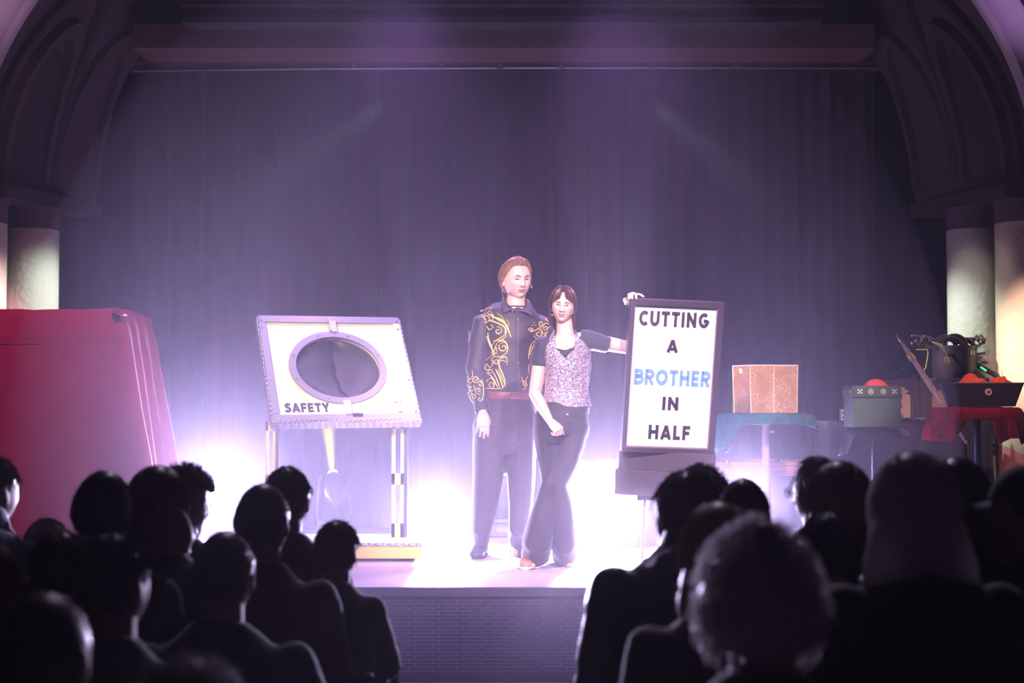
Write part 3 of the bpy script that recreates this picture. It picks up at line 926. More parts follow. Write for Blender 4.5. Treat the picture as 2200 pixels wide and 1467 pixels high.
# ------------------------------------------------------------------ CUTTING A BROTHER IN HALF sign
m_signblk = mat('sign_black_paint', (0.045, 0.028, 0.045), 0.45, bump=0.05)
def sign():
    W, H = 0.5405, 0.870
    global SIGN_CORNER
    M = frame_matrix((0.9059, 8.05, 1.5760), 7.6, 8.7, 2.03)
    SIGN_CORNER = M @ Vector((-W / 2, 0.0, H / 2))
    # the fit's tilt is negligible at this distance: stand it almost upright
    t = thing('placard', 'black framed white placard reading CUTTING A BROTHER IN HALF on a black stand', 'sign', (0.90, 8.12, ZS))
    bw = 0.040
    MB().box((0, 0.035, 0), (W - 0.02, 0.03, H - 0.02), M).build('back_panel', m_signblk, t, smooth=False)
    fr = MB()
    fr.box((0, 0.0, H / 2 - 0.019), (W, 0.055, 0.038), M).box((0, 0.0, -H / 2 + 0.014), (W, 0.055, 0.028), M)
    fr.box((-W / 2 + 0.013, 0.0, -0.005), (0.026, 0.055, H - 0.067), M).box((W / 2 - 0.018, 0.0, -0.005), (0.036, 0.055, H - 0.067), M)
    f = fr.build('frame', m_signblk, t, smooth=False, bevel=0.003)
    px0, px1, pz0, pz1 = -W / 2 + 0.030, W / 2 - 0.040, -H / 2 + 0.034, H / 2 - 0.043
    pn = MB().box(((px0 + px1) / 2, 0.006, (pz0 + pz1) / 2), (px1 - px0, 0.02, pz1 - pz0), M).build('white_panel', mat('sign_white', (0.9, 0.88, 0.9), 0.5), t, smooth=False)
    m_trim = mat('sign_inner_trim', (0.30, 0.20, 0.27), 0.4)
    tr = MB()
    tr.box(((px0 + px1) / 2, -0.008, pz0 - 0.003), (px1 - px0 + 0.014, 0.016, 0.006), M)
    tr.box((px1 + 0.003, -0.008, (pz0 + pz1) / 2), (0.006, 0.016, pz1 - pz0), M)
    tr.build('inner_trim', m_trim, t, smooth=False)
    cw = (px0 + px1) / 2
    rows = [('CUTTING', 1372, 1523, 671, 703, m_letter), ('A', 1433, 1457, 731, 758, m_letter), ('BROTHER', 1362, 1526, 796, 829, mat('blue_letter', (0.16, 0.33, 0.80), 0.5)),
            ('IN', 1423, 1458, 854, 882, m_letter), ('HALF', 1393, 1483, 915, 945, m_letter)]
    Mi = M.inverted()
    cp = Vector((0, 0, EYE))
    def loc(px, py):
        d = P(px, py, 8.0) - cp
        o_ = Mi @ cp; q = Mi @ (cp + d) - o_
        k = (-0.004 - o_.y) / q.y
        r_ = o_ + q * k
        return r_.x, r_.z
    for w_, x0, x1, y0, y1, m in rows:
        c_ = ((x0 + x1) / 2, (y0 + y1) / 2)
        ax, _ = loc(x0, c_[1]); bx, _ = loc(x1, c_[1]); _, az = loc(c_[0], y1); _, bz = loc(c_[0], y0)
        mb = MB(); lettering(mb, w_, ax, az + 0.002, bx - ax, (bz - az) * 1.02, M, y=-0.004, gap=0.13 if w_ != 'HALF' else 0.16)
        mb.build('lettering', m, pn, smooth=False)
    # plinth in two tiers, leaning with the board, on a folding stand
    M0 = M
    M = frame_matrix(P(1433, 992, 8.12), -7.5, 0, 2.4)
    H = 0
    MB().box((0, 0.06, 0.0), (W + 0.005, 0.17, 0.108), M).build('plinth', m_signblk, t, smooth=False, bevel=0.003)
    MB().box((-0.004, 0.07, -0.125), (W + 0.03, 0.22, 0.142), M).build('plinth', m_signblk, t, smooth=False, bevel=0.003)
    for sx in (-1, 1):
        p = M @ Vector((sx * 0.10 - 0.02, 0.07, -0.20))
        MB().tube([p, Vector((p.x + sx * 0.02, p.y, ZS + 0.05))], 0.011, 10).build('leg', m_steel, t)
    pc = M @ Vector((-0.02, 0.07, -0.205))
    MB().box(pc, (0.30, 0.12, 0.03)).build('bracket', m_black, t, smooth=False, bevel=0.004)
    for sx in (-1, 1):
        MB().tube([Vector((pc.x + sx * 0.11, pc.y - 0.18, ZS + 0.02)), Vector((pc.x + sx * 0.11, pc.y + 0.18, ZS + 0.02))], 0.018, 10, round_=True).build('foot', m_black, t)
        MB().box((pc.x + sx * 0.11, pc.y, ZS + 0.045), (0.03, 0.05, 0.04)).build('foot_bracket', m_black, t, smooth=False)
sign()

# ------------------------------------------------------------------ long wooden case behind
m_oak = mat('oak_edge', (0.42, 0.20, 0.14), 0.5, bump=0.15, bscale=30)
nt, b = nodes(m_oak)
tc = nt.nodes.new('ShaderNodeTexCoord'); mpn = nt.nodes.new('ShaderNodeMapping'); mpn.inputs['Scale'].default_value = (1.2, 14, 28)
nz = nt.nodes.new('ShaderNodeTexNoise'); nz.inputs['Scale'].default_value = 2; nz.inputs['Detail'].default_value = 6
cr = nt.nodes.new('ShaderNodeValToRGB'); cr.color_ramp.elements[0].color = (0.25, 0.09, 0.06, 1); cr.color_ramp.elements[1].color = (0.62, 0.34, 0.24, 1)
nt.links.new(tc.outputs['Object'], mpn.inputs[0]); nt.links.new(mpn.outputs[0], nz.inputs['Vector']); nt.links.new(nz.outputs['Fac'], cr.inputs[0]); nt.links.new(cr.outputs[0], b.inputs['Base Color'])
def long_case():
    Y = 9.62
    xa, xb = P(1232, 1000, Y).x, P(1752, 1000, Y).x
    z1, z2 = P(0, 991, Y).z, P(0, 1022, Y).z
    t = thing('long_case', 'long low case with a wooden rim behind the sign and the velvet table', 'case', ((xa + xb) / 2, Y + 0.2, ZS))
    MB().box(((xa + xb) / 2, Y + 0.22, (ZS + z2) / 2), (xb - xa - 0.02, 0.42, z2 - ZS)).build('body', mat('case_blue', (0.07, 0.08, 0.16), 0.6), t, smooth=False, bevel=0.005)
    MB().box(((xa + xb) / 2, Y + 0.20, (z1 * 0.35 + z2 * 0.65)), (xb - xa, 0.48, (z1 - z2) * 0.70)).build('rim', m_oak, t, smooth=False, bevel=0.004)
    MB().box(((xa + xb) / 2, Y + 0.20, z1 - (z1 - z2) * 0.15), (xb - xa + 0.03, 0.50, (z1 - z2) * 0.28)).build('lid', m_oak, t, smooth=False, bevel=0.004)
    for px in (1253, 1562):
        c = P(px, 1006, Y - 0.045)
        mb = MB()
        mb.box(c + Vector((0, 0.005, 0)), (0.055, 0.008, 0.09))
        for dz in (-0.03, 0.0, 0.032):
            mb.tube([c + Vector((0.0 + 0.022 * math.cos(a), -0.006, dz + 0.012 * math.sin(a))) for a in [k * PI / 6 for k in range(12)]], 0.005, 6, closed=True)
        mb.ball(c + Vector((0.0, -0.006, 0.045)), 0.014, 10, 8)
        mb.build('latch', mat('latch_chrome', (0.75, 0.7, 0.75), 0.25, metal=0.8), t)
    c = P(1670, 989, Y)
    MB().ball(c, (0.018, 0.018, 0.010), 12, 8).build('knob', mat('latch_chrome', (0.75, 0.7, 0.75), 0.25, metal=0.8), t)
long_case()

# ------------------------------------------------------------------ round table with teal velvet and the gold box
def velvet(name, color, sheen=0.25):
    m = mat(name, color, 0.9, sheen=0, spec=0.12, bump=0.6, bscale=35, var=0.75, vscale=26)
    return m
m_teal = velvet('teal_velvet', (0.008, 0.085, 0.10))
m_redv = velvet('crimson_velvet', (0.25, 0.004, 0.02), 0.25)
m_pole = mat('pole_tan', (0.50, 0.34, 0.36), 0.35, metal=0.3)

def draped_cloth(name, outline, ztop, drops, m, parent, y0, y1, thick=0.004, tilt=0.0):
    """cloth over a board: outline closed list of (x, y); drops: list of hang lengths per point; hangs with folds"""
    n = len(outline)
    cx = sum(p[0] for p in outline) / n; cyy = sum(p[1] for p in outline) / n
    rings = []
    for s in (0.02, 0.4, 0.8, 0.96):
        rings.append([Vector((cx + (x - cx) * s, cyy + (y - cyy) * s, ztop + 0.002 * math.sin(9 * x + 5 * y))) for x, y in outline])
    rings.append([Vector((x, y, ztop - 0.004)) for x, y in outline])
    R = 10
    for j in range(1, R + 1):
        v = j / R
        ring = []
        for i, (x, y) in enumerate(outline):
            d = Vector((x - cx, y - cyy, 0)); d.normalize()
            drop = drops[i] * v
            fold = (0.022 * math.sin(i * 0.9) + 0.012 * math.sin(i * 2.1 + 1)) * min(1, drop / 0.12)
            out_ = d * (0.012 + 0.02 * v + fold)
            ring.append(Vector((x + out_.x, y + out_.y, ztop - 0.012 - drop)))
        rings.append(ring)
    mb = MB(); mb.rings(rings, cap=False)
    return mb.build(name, m, parent, solid=thick, relax=1, sharp=180, wrinkle=(0.004, 14, 10))

def round_pts(cx, cyy, rx, ry, n=72):
    return [(cx + rx * math.cos(2 * PI * k / n), cyy + ry * math.sin(2 * PI * k / n)) for k in range(n)]

def teal_table():
    Y = 9.0
    c = P(1645, 900, Y)
    rx = L(100, Y); ry = 0.24
    zt_ = P(0, 889, Y).z
    t = thing('pedestal_table', 'small round table on a tan pole with teal velvet under the gold box', 'table', (c.x, Y, ZS))
    MB().lathe((c.x + 0.0, Y, zt_ - 0.034), [(0.02, -0.004), (rx * 0.76, -0.004), (rx * 0.80, 0.0), (rx * 0.80, 0.022), (0.02, 0.026)], 48).build('tabletop', mat('tabletop_brown', (0.42, 0.22, 0.24), 0.5), t)
    MB().tube([Vector((c.x, Y, zt_ - 0.03)), Vector((c.x, Y, ZS + 0.36))], 0.0235, 20).build('pole', m_pole, t)
    MB().tube([Vector((c.x, Y, ZS + 0.40)), Vector((c.x, Y, ZS + 0.02))], 0.028, 20).build('pole_sleeve', mat('pole_sleeve', (0.42, 0.3, 0.34), 0.35, metal=0.4), t)
    MB().lathe((c.x, Y, ZS), [(0.19, 0.001), (0.19, 0.012), (0.10, 0.022), (0.03, 0.04), (0.03, 0.07)], 36).build('foot', m_black, t)
    k_ = MB().lathe((c.x + 0.028, Y - 0.02, P(0, 927, Y).z), [(0.004, 0), (0.008, 0.004), (0.008, 0.02), (0.004, 0.024)], 12, axis='X').build('clamp_knob', m_steel, t)
    out = round_pts(c.x, Y, rx, ry)
    drops = []
    for x, y in out:
        a = math.atan2(y - Y, x - c.x)
        dl = math.exp(-((abs(a) - PI) / 0.62) ** 2) if True else 0
        dr = math.exp(-(a / 0.42) ** 2)
        df = 0.052 if math.sin(a) < 0 else 0.05
        dl = 1 / (1 + math.exp(-(abs(a) - PI + 0.72) / 0.05)); drops.append(df + 0.185 * dl * (0.9 + 0.1 * math.sin(a * 9)) + 0.035 * dr)
    cl = draped_cloth('velvet_cloth', out, zt_, drops, m_teal, None, 0, 0)
    tag(cl, 'teal crushed velvet cloth hanging off the left of the round table', 'cloth')
    return c.x, Y, zt_
gx, gy, gz = teal_table()
# gold sequinned box: six-sided, near edges trimmed
m_gold = mat('gold_sequin_cloth', (0.62, 0.33, 0.13), 0.45, metal=0.35)
nt, b = nodes(m_gold)
tc = nt.nodes.new('ShaderNodeTexCoord'); vo = nt.nodes.new('ShaderNodeTexVoronoi'); vo.inputs['Scale'].default_value = 330
nt.links.new(tc.outputs['Object'], vo.inputs['Vector'])
sep = nt.nodes.new('ShaderNodeSeparateColor'); nt.links.new(vo.outputs['Color'], sep.inputs[0])
gt = nt.nodes.new('ShaderNodeMath'); gt.operation = 'GREATER_THAN'; gt.inputs[1].default_value = 0.86
nt.links.new(sep.outputs[0], gt.inputs[0])
nzg = nt.nodes.new('ShaderNodeTexNoise'); nzg.inputs['Scale'].default_value = 14; nt.links.new(tc.outputs['Object'], nzg.inputs['Vector'])
gt2 = nt.nodes.new('ShaderNodeMath'); gt2.operation = 'GREATER_THAN'; gt2.inputs[1].default_value = 0.47; nt.links.new(nzg.outputs['Fac'], gt2.inputs[0])
ml = nt.nodes.new('ShaderNodeMath'); ml.operation = 'MULTIPLY'; nt.links.new(gt.outputs[0], ml.inputs[0]); nt.links.new(gt2.outputs[0], ml.inputs[1])
mx = nt.nodes.new('ShaderNodeMix'); mx.data_type = 'RGBA'; mx.inputs[6].default_value = (0.66, 0.34, 0.14, 1); mx.inputs[7].default_value = (1.0, 0.9, 0.62, 1)  # sequin sparkle painted into the colour as scattered pale cells
nt.links.new(ml.outputs[0], mx.inputs[0]); nt.links.new(mx.outputs[2], b.inputs['Base Color'])
bp = nt.nodes.new('ShaderNodeBump'); bp.inputs['Strength'].default_value = 0.5; bp.inputs['Distance'].default_value = 0.01; nt.links.new(vo.outputs['Distance'], bp.inputs['Height']); nt.links.new(bp.outputs['Normal'], b.inputs['Normal'])
def gold_box():
    Y = gy
    z0, z1 = gz + 0.006, P(0, 787, Y).z
    def px(x, y): return Vector((P(x, 890, y).x, y, 0))
    base = [px(1577, Y - 0.02), px(1613, Y - 0.16), px(1712, Y - 0.12), px(1706, Y + 0.10), px(1650, Y + 0.18), px(1588, Y + 0.14)]
    cxy = sum(base, Vector()) / 6
    t = thing('sequin_box', 'gold sequinned box standing on the teal velvet table', 'box', (cxy.x, cxy.y, z0))
    n = 6
    lo = [Vector((p.x, p.y, z0)) for p in base]; hi = [Vector((cxy.x + (p.x - cxy.x) * 1.03, cxy.y + (p.y - cxy.y) * 1.03, z1)) for p in base]
    inn = [cxy * 0.05 + p * 0.95 for p in hi]; inn = [Vector((p.x, p.y, z1)) for p in inn]
    inb = [Vector((p.x, p.y, z0 + 0.02)) for p in inn]
    mb = MB(); mb.rings([lo, hi, inn, inb], cap=True)
    mb.build('walls', m_gold, t, smooth=False)
    tm = mat('gold_braid', (0.95, 0.68, 0.38), 0.5, bump=0.4, bscale=200)
    mid_lo = (lo[1] + lo[2]) / 2; mid_hi = (hi[1] + hi[2]) / 2
    for a, b_ in ((lo[1], hi[1]), (mid_lo, mid_hi), (lo[2], hi[2]), (lo[0], hi[0])):
        MB().tube([a + Vector((0, -0.003, 0)), b_ + Vector((0, -0.003, 0))], 0.0045, 8).build('braid', tm, t)
    MB().tube([p + Vector((0, 0, 0.001)) for p in hi], 0.005, 8, closed=True).build('rim_braid', mat('rim_braid', (0.85, 0.62, 0.62), 0.5), t)
    p = P(1591, 797, Y - 0.105)
    MB().box(p, (0.018, 0.012, 0.03)).build('tab', tm, t, smooth=False, bevel=0.002)
gold_box()
# ------------------------------------------------------------------ props on the right
def black_table():
    """long table behind under a black cloth"""
    Y = 9.35
    xa, xb = P(1778, 905, Y).x, P(2128, 905, Y).x
    zt_ = P(0, 906, Y).z
    t = thing('prop_table', 'long table under a black cloth behind the green box and the trunk', 'table', ((xa + xb) / 2, Y + 0.3, ZS))
    MB().box(((xa + xb) / 2, Y + 0.19, zt_ - 0.02), (xb - xa - 0.04, 0.36, 0.03)).build('tabletop', m_black, t, smooth=False)
    mb = MB()
    rings = []
    cxm, cym = (xa + xb) / 2, Y + 0.19
    for j in range(10):
        v = j / 9
        ring = []
        cs = [(xa, Y), (xb, Y), (xb, Y + 0.38), (xa, Y + 0.38)]
        ns = [(0, -1), (1, 0), (0, 1), (-1, 0)]
        for i in range(4):
            for k in range(24):
                f = k / 24
                a, b_ = cs[i], cs[(i + 1) % 4]
                x, y = a[0] + (b_[0] - a[0]) * f, a[1] + (b_[1] - a[1]) * f
                w = v * (0.02 + 0.022 * math.sin(f * 30 + i))
                ring.append(Vector((x + ns[i][0] * w, y + ns[i][1] * w, zt_ - v * (zt_ - ZS - 0.02))))
        rings.append(ring)
    mb.rings([[Vector((cxm + (p.x - cxm) * s, cym + (p.y - cym) * s, p.z + 0.004)) for p in rings[0]] for s in (0.02, 0.98)] + rings, cap=False)
    mb.build('cloth', mat('black_cloth', (0.022, 0.018, 0.03), 0.85, sheen=0.3), t, solid=0.003, sharp=180)
    for x in (xa + 0.08, xb - 0.08):
        for y in (Y + 0.06, Y + 0.32):
            MB().tube([(x, y, ZS), (x, y, zt_ - 0.03)], 0.015, 8).build('leg', m_black, t)
    return zt_
zt_b = black_table()

# small things lying on the black table
def small(name, label, cat, mb, m, group=None, **k):
    return tag(mb.build(name, m, **k), label, cat, group)
m_card = mat('playing_card', (0.75, 0.68, 0.72), 0.5)
c = P(1814, 908, 9.45); 
t = thing('spotted_box', 'small white box with black spots on the black table, left of the green box', 'box', (c.x, c.y, zt_b))
MB().box((c.x, c.y, zt_b + 0.045), (0.055, 0.05, 0.075)).build('body', m_card, t, smooth=False, bevel=0.003)
for i, (dx, dz) in enumerate(((-0.015, 0.06), (0.012, 0.065), (0.0, 0.045), (-0.014, 0.028), (0.014, 0.024))):
    MB().lathe((c.x + dx, c.y - 0.0255, zt_b + dz), [(0.006, -0.001), (0.006, 0.001)], 12, axis='Y').build('spot', m_letter, t)
rnd = random.Random(4)
names = ['pale', 'blue', 'orange', 'violet', 'white', 'lilac', 'green', 'cream']
tints = [(0.6, 0.55, 0.6), (0.05, 0.08, 0.35), (0.7, 0.25, 0.08), (0.25, 0.12, 0.4), (0.8, 0.75, 0.8), (0.5, 0.4, 0.6), (0.35, 0.5, 0.25), (0.7, 0.6, 0.4)]
for i in range(8):
    px = 1936 + i * 8.2
    c = P(px, 904, 9.42 + 0.03 * (i % 3))
    M = Matrix.Translation(Vector((c.x, c.y, zt_b + 0.012 + 0.003 * (i % 3)))) @ Euler((0.25 * rnd.uniform(-1, 1), 0.3 * rnd.uniform(-1, 1), rnd.uniform(-1, 1))).to_matrix().to_4x4()
    small('playing_card', '%s card in the loose heap on the black table right of the green box' % names[i], 'card', MB().box((0, 0, 0), (0.055, 0.038, 0.0015), M), mat('card_' + names[i], tints[i], 0.5), 'loose cards on the black table', smooth=False)
c = P(1985, 902, 9.42)
small('ring_dish', 'small pale dish on the black table in front of the trunk', 'dish', MB().lathe((c.x, c.y, zt_b + 0.008), [(0.02, 0), (0.045, 0.012), (0.042, 0.016), (0.004, 0.006)], 24), mat('dish_pale', (0.55, 0.55, 0.42), 0.4))

# trunk: two open lids with cream lining
def trunk():
    Y = 9.52
    x0, x1 = P(1897, 860, Y).x, P(2045, 860, Y).x
    z0, z1 = zt_b + 0.006, P(0, 811, Y).z
    m_tr = mat('trunk_board', (0.12, 0.075, 0.085), 0.7, bump=0.2)
    m_lin = mat('trunk_lining', (0.85, 0.62, 0.36), 0.7)
    t = thing('open_trunk', 'dark open trunk with cream lining standing on the black table', 'trunk', ((x0 + x1) / 2, Y, z0))
    xm = P(1972, 860, Y).x
    bt = 0.012
    MB().box(((x0 + x1) / 2, Y + 0.06, z0 + 0.01), (x1 - x0, 0.16, 0.02)).build('bottom', m_tr, t, smooth=False)
    MB().hexa([Vector((x0 + 0.0, Y + 0.12, z0)), Vector((xm, Y + 0.02, z0)), Vector((xm, Y + 0.035, z0)), Vector((x0, Y + 0.135, z0))],
              [Vector((x0, Y + 0.12, z1 - 0.02)), Vector((xm, Y + 0.02, z1)), Vector((xm, Y + 0.035, z1)), Vector((x0, Y + 0.135, z1 - 0.02))]).build('left_leaf', m_tr, t, smooth=False)
    MB().hexa([Vector((xm, Y + 0.02, z0)), Vector((x1, Y + 0.10, z0)), Vector((x1, Y + 0.115, z0)), Vector((xm, Y + 0.035, z0))],
              [Vector((xm, Y + 0.02, z1 - 0.01)), Vector((x1, Y + 0.10, z1 - 0.03)), Vector((x1, Y + 0.115, z1 - 0.03)), Vector((xm, Y + 0.035, z1 - 0.01))]).build('right_leaf', m_tr, t, smooth=False)
    # lining panels with cut outs
    a = P(1925, 866, Y + 0.04); 
    def lin(pts, Yc, nm):
        q = [P(x, y, Yc) for x, y in pts]
        n = len(q)
        mb = MB(); mb.add(q + [p + Vector((0, 0.006, 0)) for p in q], [tuple(range(n)), tuple(reversed(range(n, 2 * n)))] + [(i, i + n, (i + 1) % n + n, (i + 1) % n) for i in range(n)])
        mb.build(nm, m_lin, t, smooth=False)
    lin([(1927, 830), (1944, 832), (1944, 837), (1952, 838), (1952, 842), (1944, 845), (1955, 848), (1956, 856), (1958, 902), (1927, 902)], Y - 0.005, 'lining')
    lin([(2003, 853), (2019, 838), (2037, 838), (2044, 868), (2032, 872), (2003, 880)], Y - 0.02, 'lining')
    for x in (P(1968, 860, Y).x, P(1980, 860, Y).x):
        MB().tube([Vector((x, Y - 0.0, z0)), Vector((x, Y - 0.0, z1 + 0.012))], 0.006, 8).build('edge_bar', m_tr, t)
    MB().tube([P(1958, 900, Y - 0.02), P(1957, 808, Y - 0.02), P(1974, 806, Y - 0.02)], 0.003, 6).build('wire', m_tr, t)
trunk()

# dark grey-green box with paw-like trims, on a black stool table with chrome pole
def green_box():
    Y = 8.7
    zt_ = P(0, 921, Y).z
    cx = P(1880, 900, Y).x
    t = thing('pedestal_table', 'round black table on a chrome pole carrying the dark green box', 'table', (cx, Y, ZS))
    MB().lathe((cx, Y, zt_ - 0.05), [(0.02, 0.0), (0.15, 0.0), (0.165, 0.008), (0.165, 0.045), (0.02, 0.05)], 48).build('tabletop', mat('tabletop_navy', (0.02, 0.022, 0.04), 0.5), t)
    MB().tube([Vector((cx - 0.015, Y, zt_ - 0.05)), Vector((cx - 0.015, Y, ZS + 0.4))], 0.010, 16).build('pole', mat('chrome', (0.75, 0.72, 0.8), 0.15, metal=1.0), t)
    MB().tube([Vector((cx - 0.015, Y, ZS + 0.46)), Vector((cx - 0.015, Y, ZS + 0.05))], 0.014, 16).build('lower_pole', mat('chrome', (0.75, 0.72, 0.8), 0.15, metal=1.0), t)
    MB().lathe((cx - 0.015, Y, ZS + 0.45), [(0.014, 0), (0.019, 0.004), (0.019, 0.028), (0.014, 0.034)], 16).build('collar', mat('chrome', (0.75, 0.72, 0.8), 0.15, metal=1.0), t)
    for k in range(3):
        a = 0.5 + k * 2 * PI / 3
        MB().tube([Vector((cx - 0.015, Y, ZS + 0.16)), Vector((cx - 0.015 + 0.2 * math.cos(a), Y + 0.2 * math.sin(a), ZS + 0.012))], 0.008, 8).build('leg', m_black, t)
    out = round_pts(cx, Y, 0.168, 0.168, 60)
    drops = [0.03 + 0.13 * math.exp(-((abs(math.atan2(y - Y, x - cx)) - PI) / 0.5) ** 2) for x, y in out]
    cl = draped_cloth('satin_cloth', out, zt_ + 0.002, drops, mat('black_satin', (0.02, 0.016, 0.03), 0.28, var=0.3), None, 0, 0)
    tag(cl, 'black satin cloth bunched on the round table with the chrome pole', 'cloth')
    zb = zt_ + 0.012
    x0, x1 = P(1832, 880, Y - 0.12).x, P(1934, 880, Y - 0.12).x
    z1 = P(0, 829, Y - 0.1).z
    m_gr = mat('green_grey_board', (0.055, 0.095, 0.085), 0.6, var=0.12, vscale=8)
    m_gd = mat('green_dark_band', (0.035, 0.06, 0.055), 0.55)
    t = thing('trim_box', 'dark green box with silver rosettes round its rim and a red ball inside', 'box', (cx, Y, zb))
    w = x1 - x0; cxx = (x0 + x1) / 2; dpt = 0.24; Yc = Y - 0.01
    hgt = z1 - zb
    for nm, cc, ss in (('panel', (cxx, Yc - dpt / 2, zb + hgt / 2), (w, 0.008, hgt)), ('panel', (cxx, Yc + dpt / 2, zb + hgt / 2), (w, 0.008, hgt)),
                       ('panel', (x0 + 0.004, Yc, zb + hgt / 2), (0.008, dpt - 0.008, hgt)), ('panel', (x1 - 0.004, Yc, zb + hgt / 2), (0.008, dpt - 0.008, hgt)), ('bottom', (cxx, Yc, zb + 0.004), (w - 0.016, dpt - 0.008, 0.008))):
        MB().box(cc, ss).build(nm, m_gr, t, smooth=False, bevel=0.002)
    bh = L(24, Y)
    band_ = MB()
    for cc, ss in (((cxx, Yc - dpt / 2 - 0.005, z1 - bh / 2), (w + 0.008, 0.006, bh)), ((x0 - 0.003, Yc, z1 - bh / 2), (0.006, dpt, bh)), ((x1 + 0.003, Yc, z1 - bh / 2), (0.006, dpt, bh)), ((cxx, Yc + dpt / 2 + 0.005, z1 - bh / 2), (w + 0.008, 0.006, bh))):
        band_.box(cc, ss)
    bo = band_.build('rim_band', m_gd, t, smooth=False)
    ms = mat('silver_trim', (0.8, 0.78, 0.8), 0.35, metal=0.5)
    fy = Yc - dpt / 2 - 0.010
    for k, px in enumerate((1848, 1871, 1898, 1922)):
        c = P(px, 841, fy); c.y = fy
        mb = MB()
        if k in (0, 3):
            for a in range(4):
                an = PI / 4 + a * PI / 2
                mb.ball(c + Vector((math.cos(an) * 0.013, 0, math.sin(an) * 0.013)), (0.006, 0.003, 0.006), 8, 6)
                mb.tube([c, c + Vector((math.cos(an) * 0.012, 0, math.sin(an) * 0.012))], 0.0028, 6)
        else:
            mb.tube([c + Vector((0.014 * math.cos(a * PI / 8), 0, 0.014 * math.sin(a * PI / 8))) for a in range(16)], 0.0032, 6, closed=True)
            mb.ball(c, (0.006, 0.003, 0.006), 8, 6)
            for a in range(3):
                an = PI / 2 + a * 2 * PI / 3
                mb.tube([c, c + Vector((math.cos(an) * 0.013, 0, math.sin(an) * 0.013))], 0.0022, 6)
        mb.build('rosette', ms, bo)
    for k in range(5):
        c = Vector((x0 - 0.008, Yc - dpt / 2 + 0.02 + k * 0.048, z1 - bh / 2))
        MB().box(c, (0.003, 0.016, 0.028)).build('rosette', ms, bo, smooth=False)
    MB().tube([Vector((x0 + 0.004, fy - 0.001, z1 - bh)), Vector((x1 - 0.004, fy - 0.001, z1 - bh + 0.001))], 0.002, 6).build('band_seam', m_black, t)
    mr = mat('red_rubber_ball', (0.80, 0.045, 0.03), 0.55)
    c = P(1881, 843, Y)
    tag(MB().ball((c.x, Y - 0.01, z1 + 0.045 - 0.082), 0.082, 36, 24).build('red_ball', mr), 'matt red ball sticking out of the dark green box', 'ball')
    c = P(1926, 852, Y + 0.15)
    mb = MB()
    q = [P(1922, 826, Y + 0.15), P(1932, 829, Y + 0.15), P(1939, 850, Y + 0.15), P(1936, 862, Y + 0.15), P(1939, 874, Y + 0.15), P(1930, 879, Y + 0.15), P(1920, 878, Y + 0.15), P(1918, 850, Y + 0.15)]
    n = len(q)
    mb.add([p for p in q] + [p + Vector((0, 0.02, 0)) for p in q], [tuple(range(n)), tuple(reversed(range(n, 2 * n)))] + [(i, i + n, (i + 1) % n + n, (i + 1) % n) for i in range(n)])
    tag(mb.build('red_scarf', m_redv, smooth=True, bevel=0.004), 'small red scarf hanging at the right side of the green box', 'scarf')
green_box()

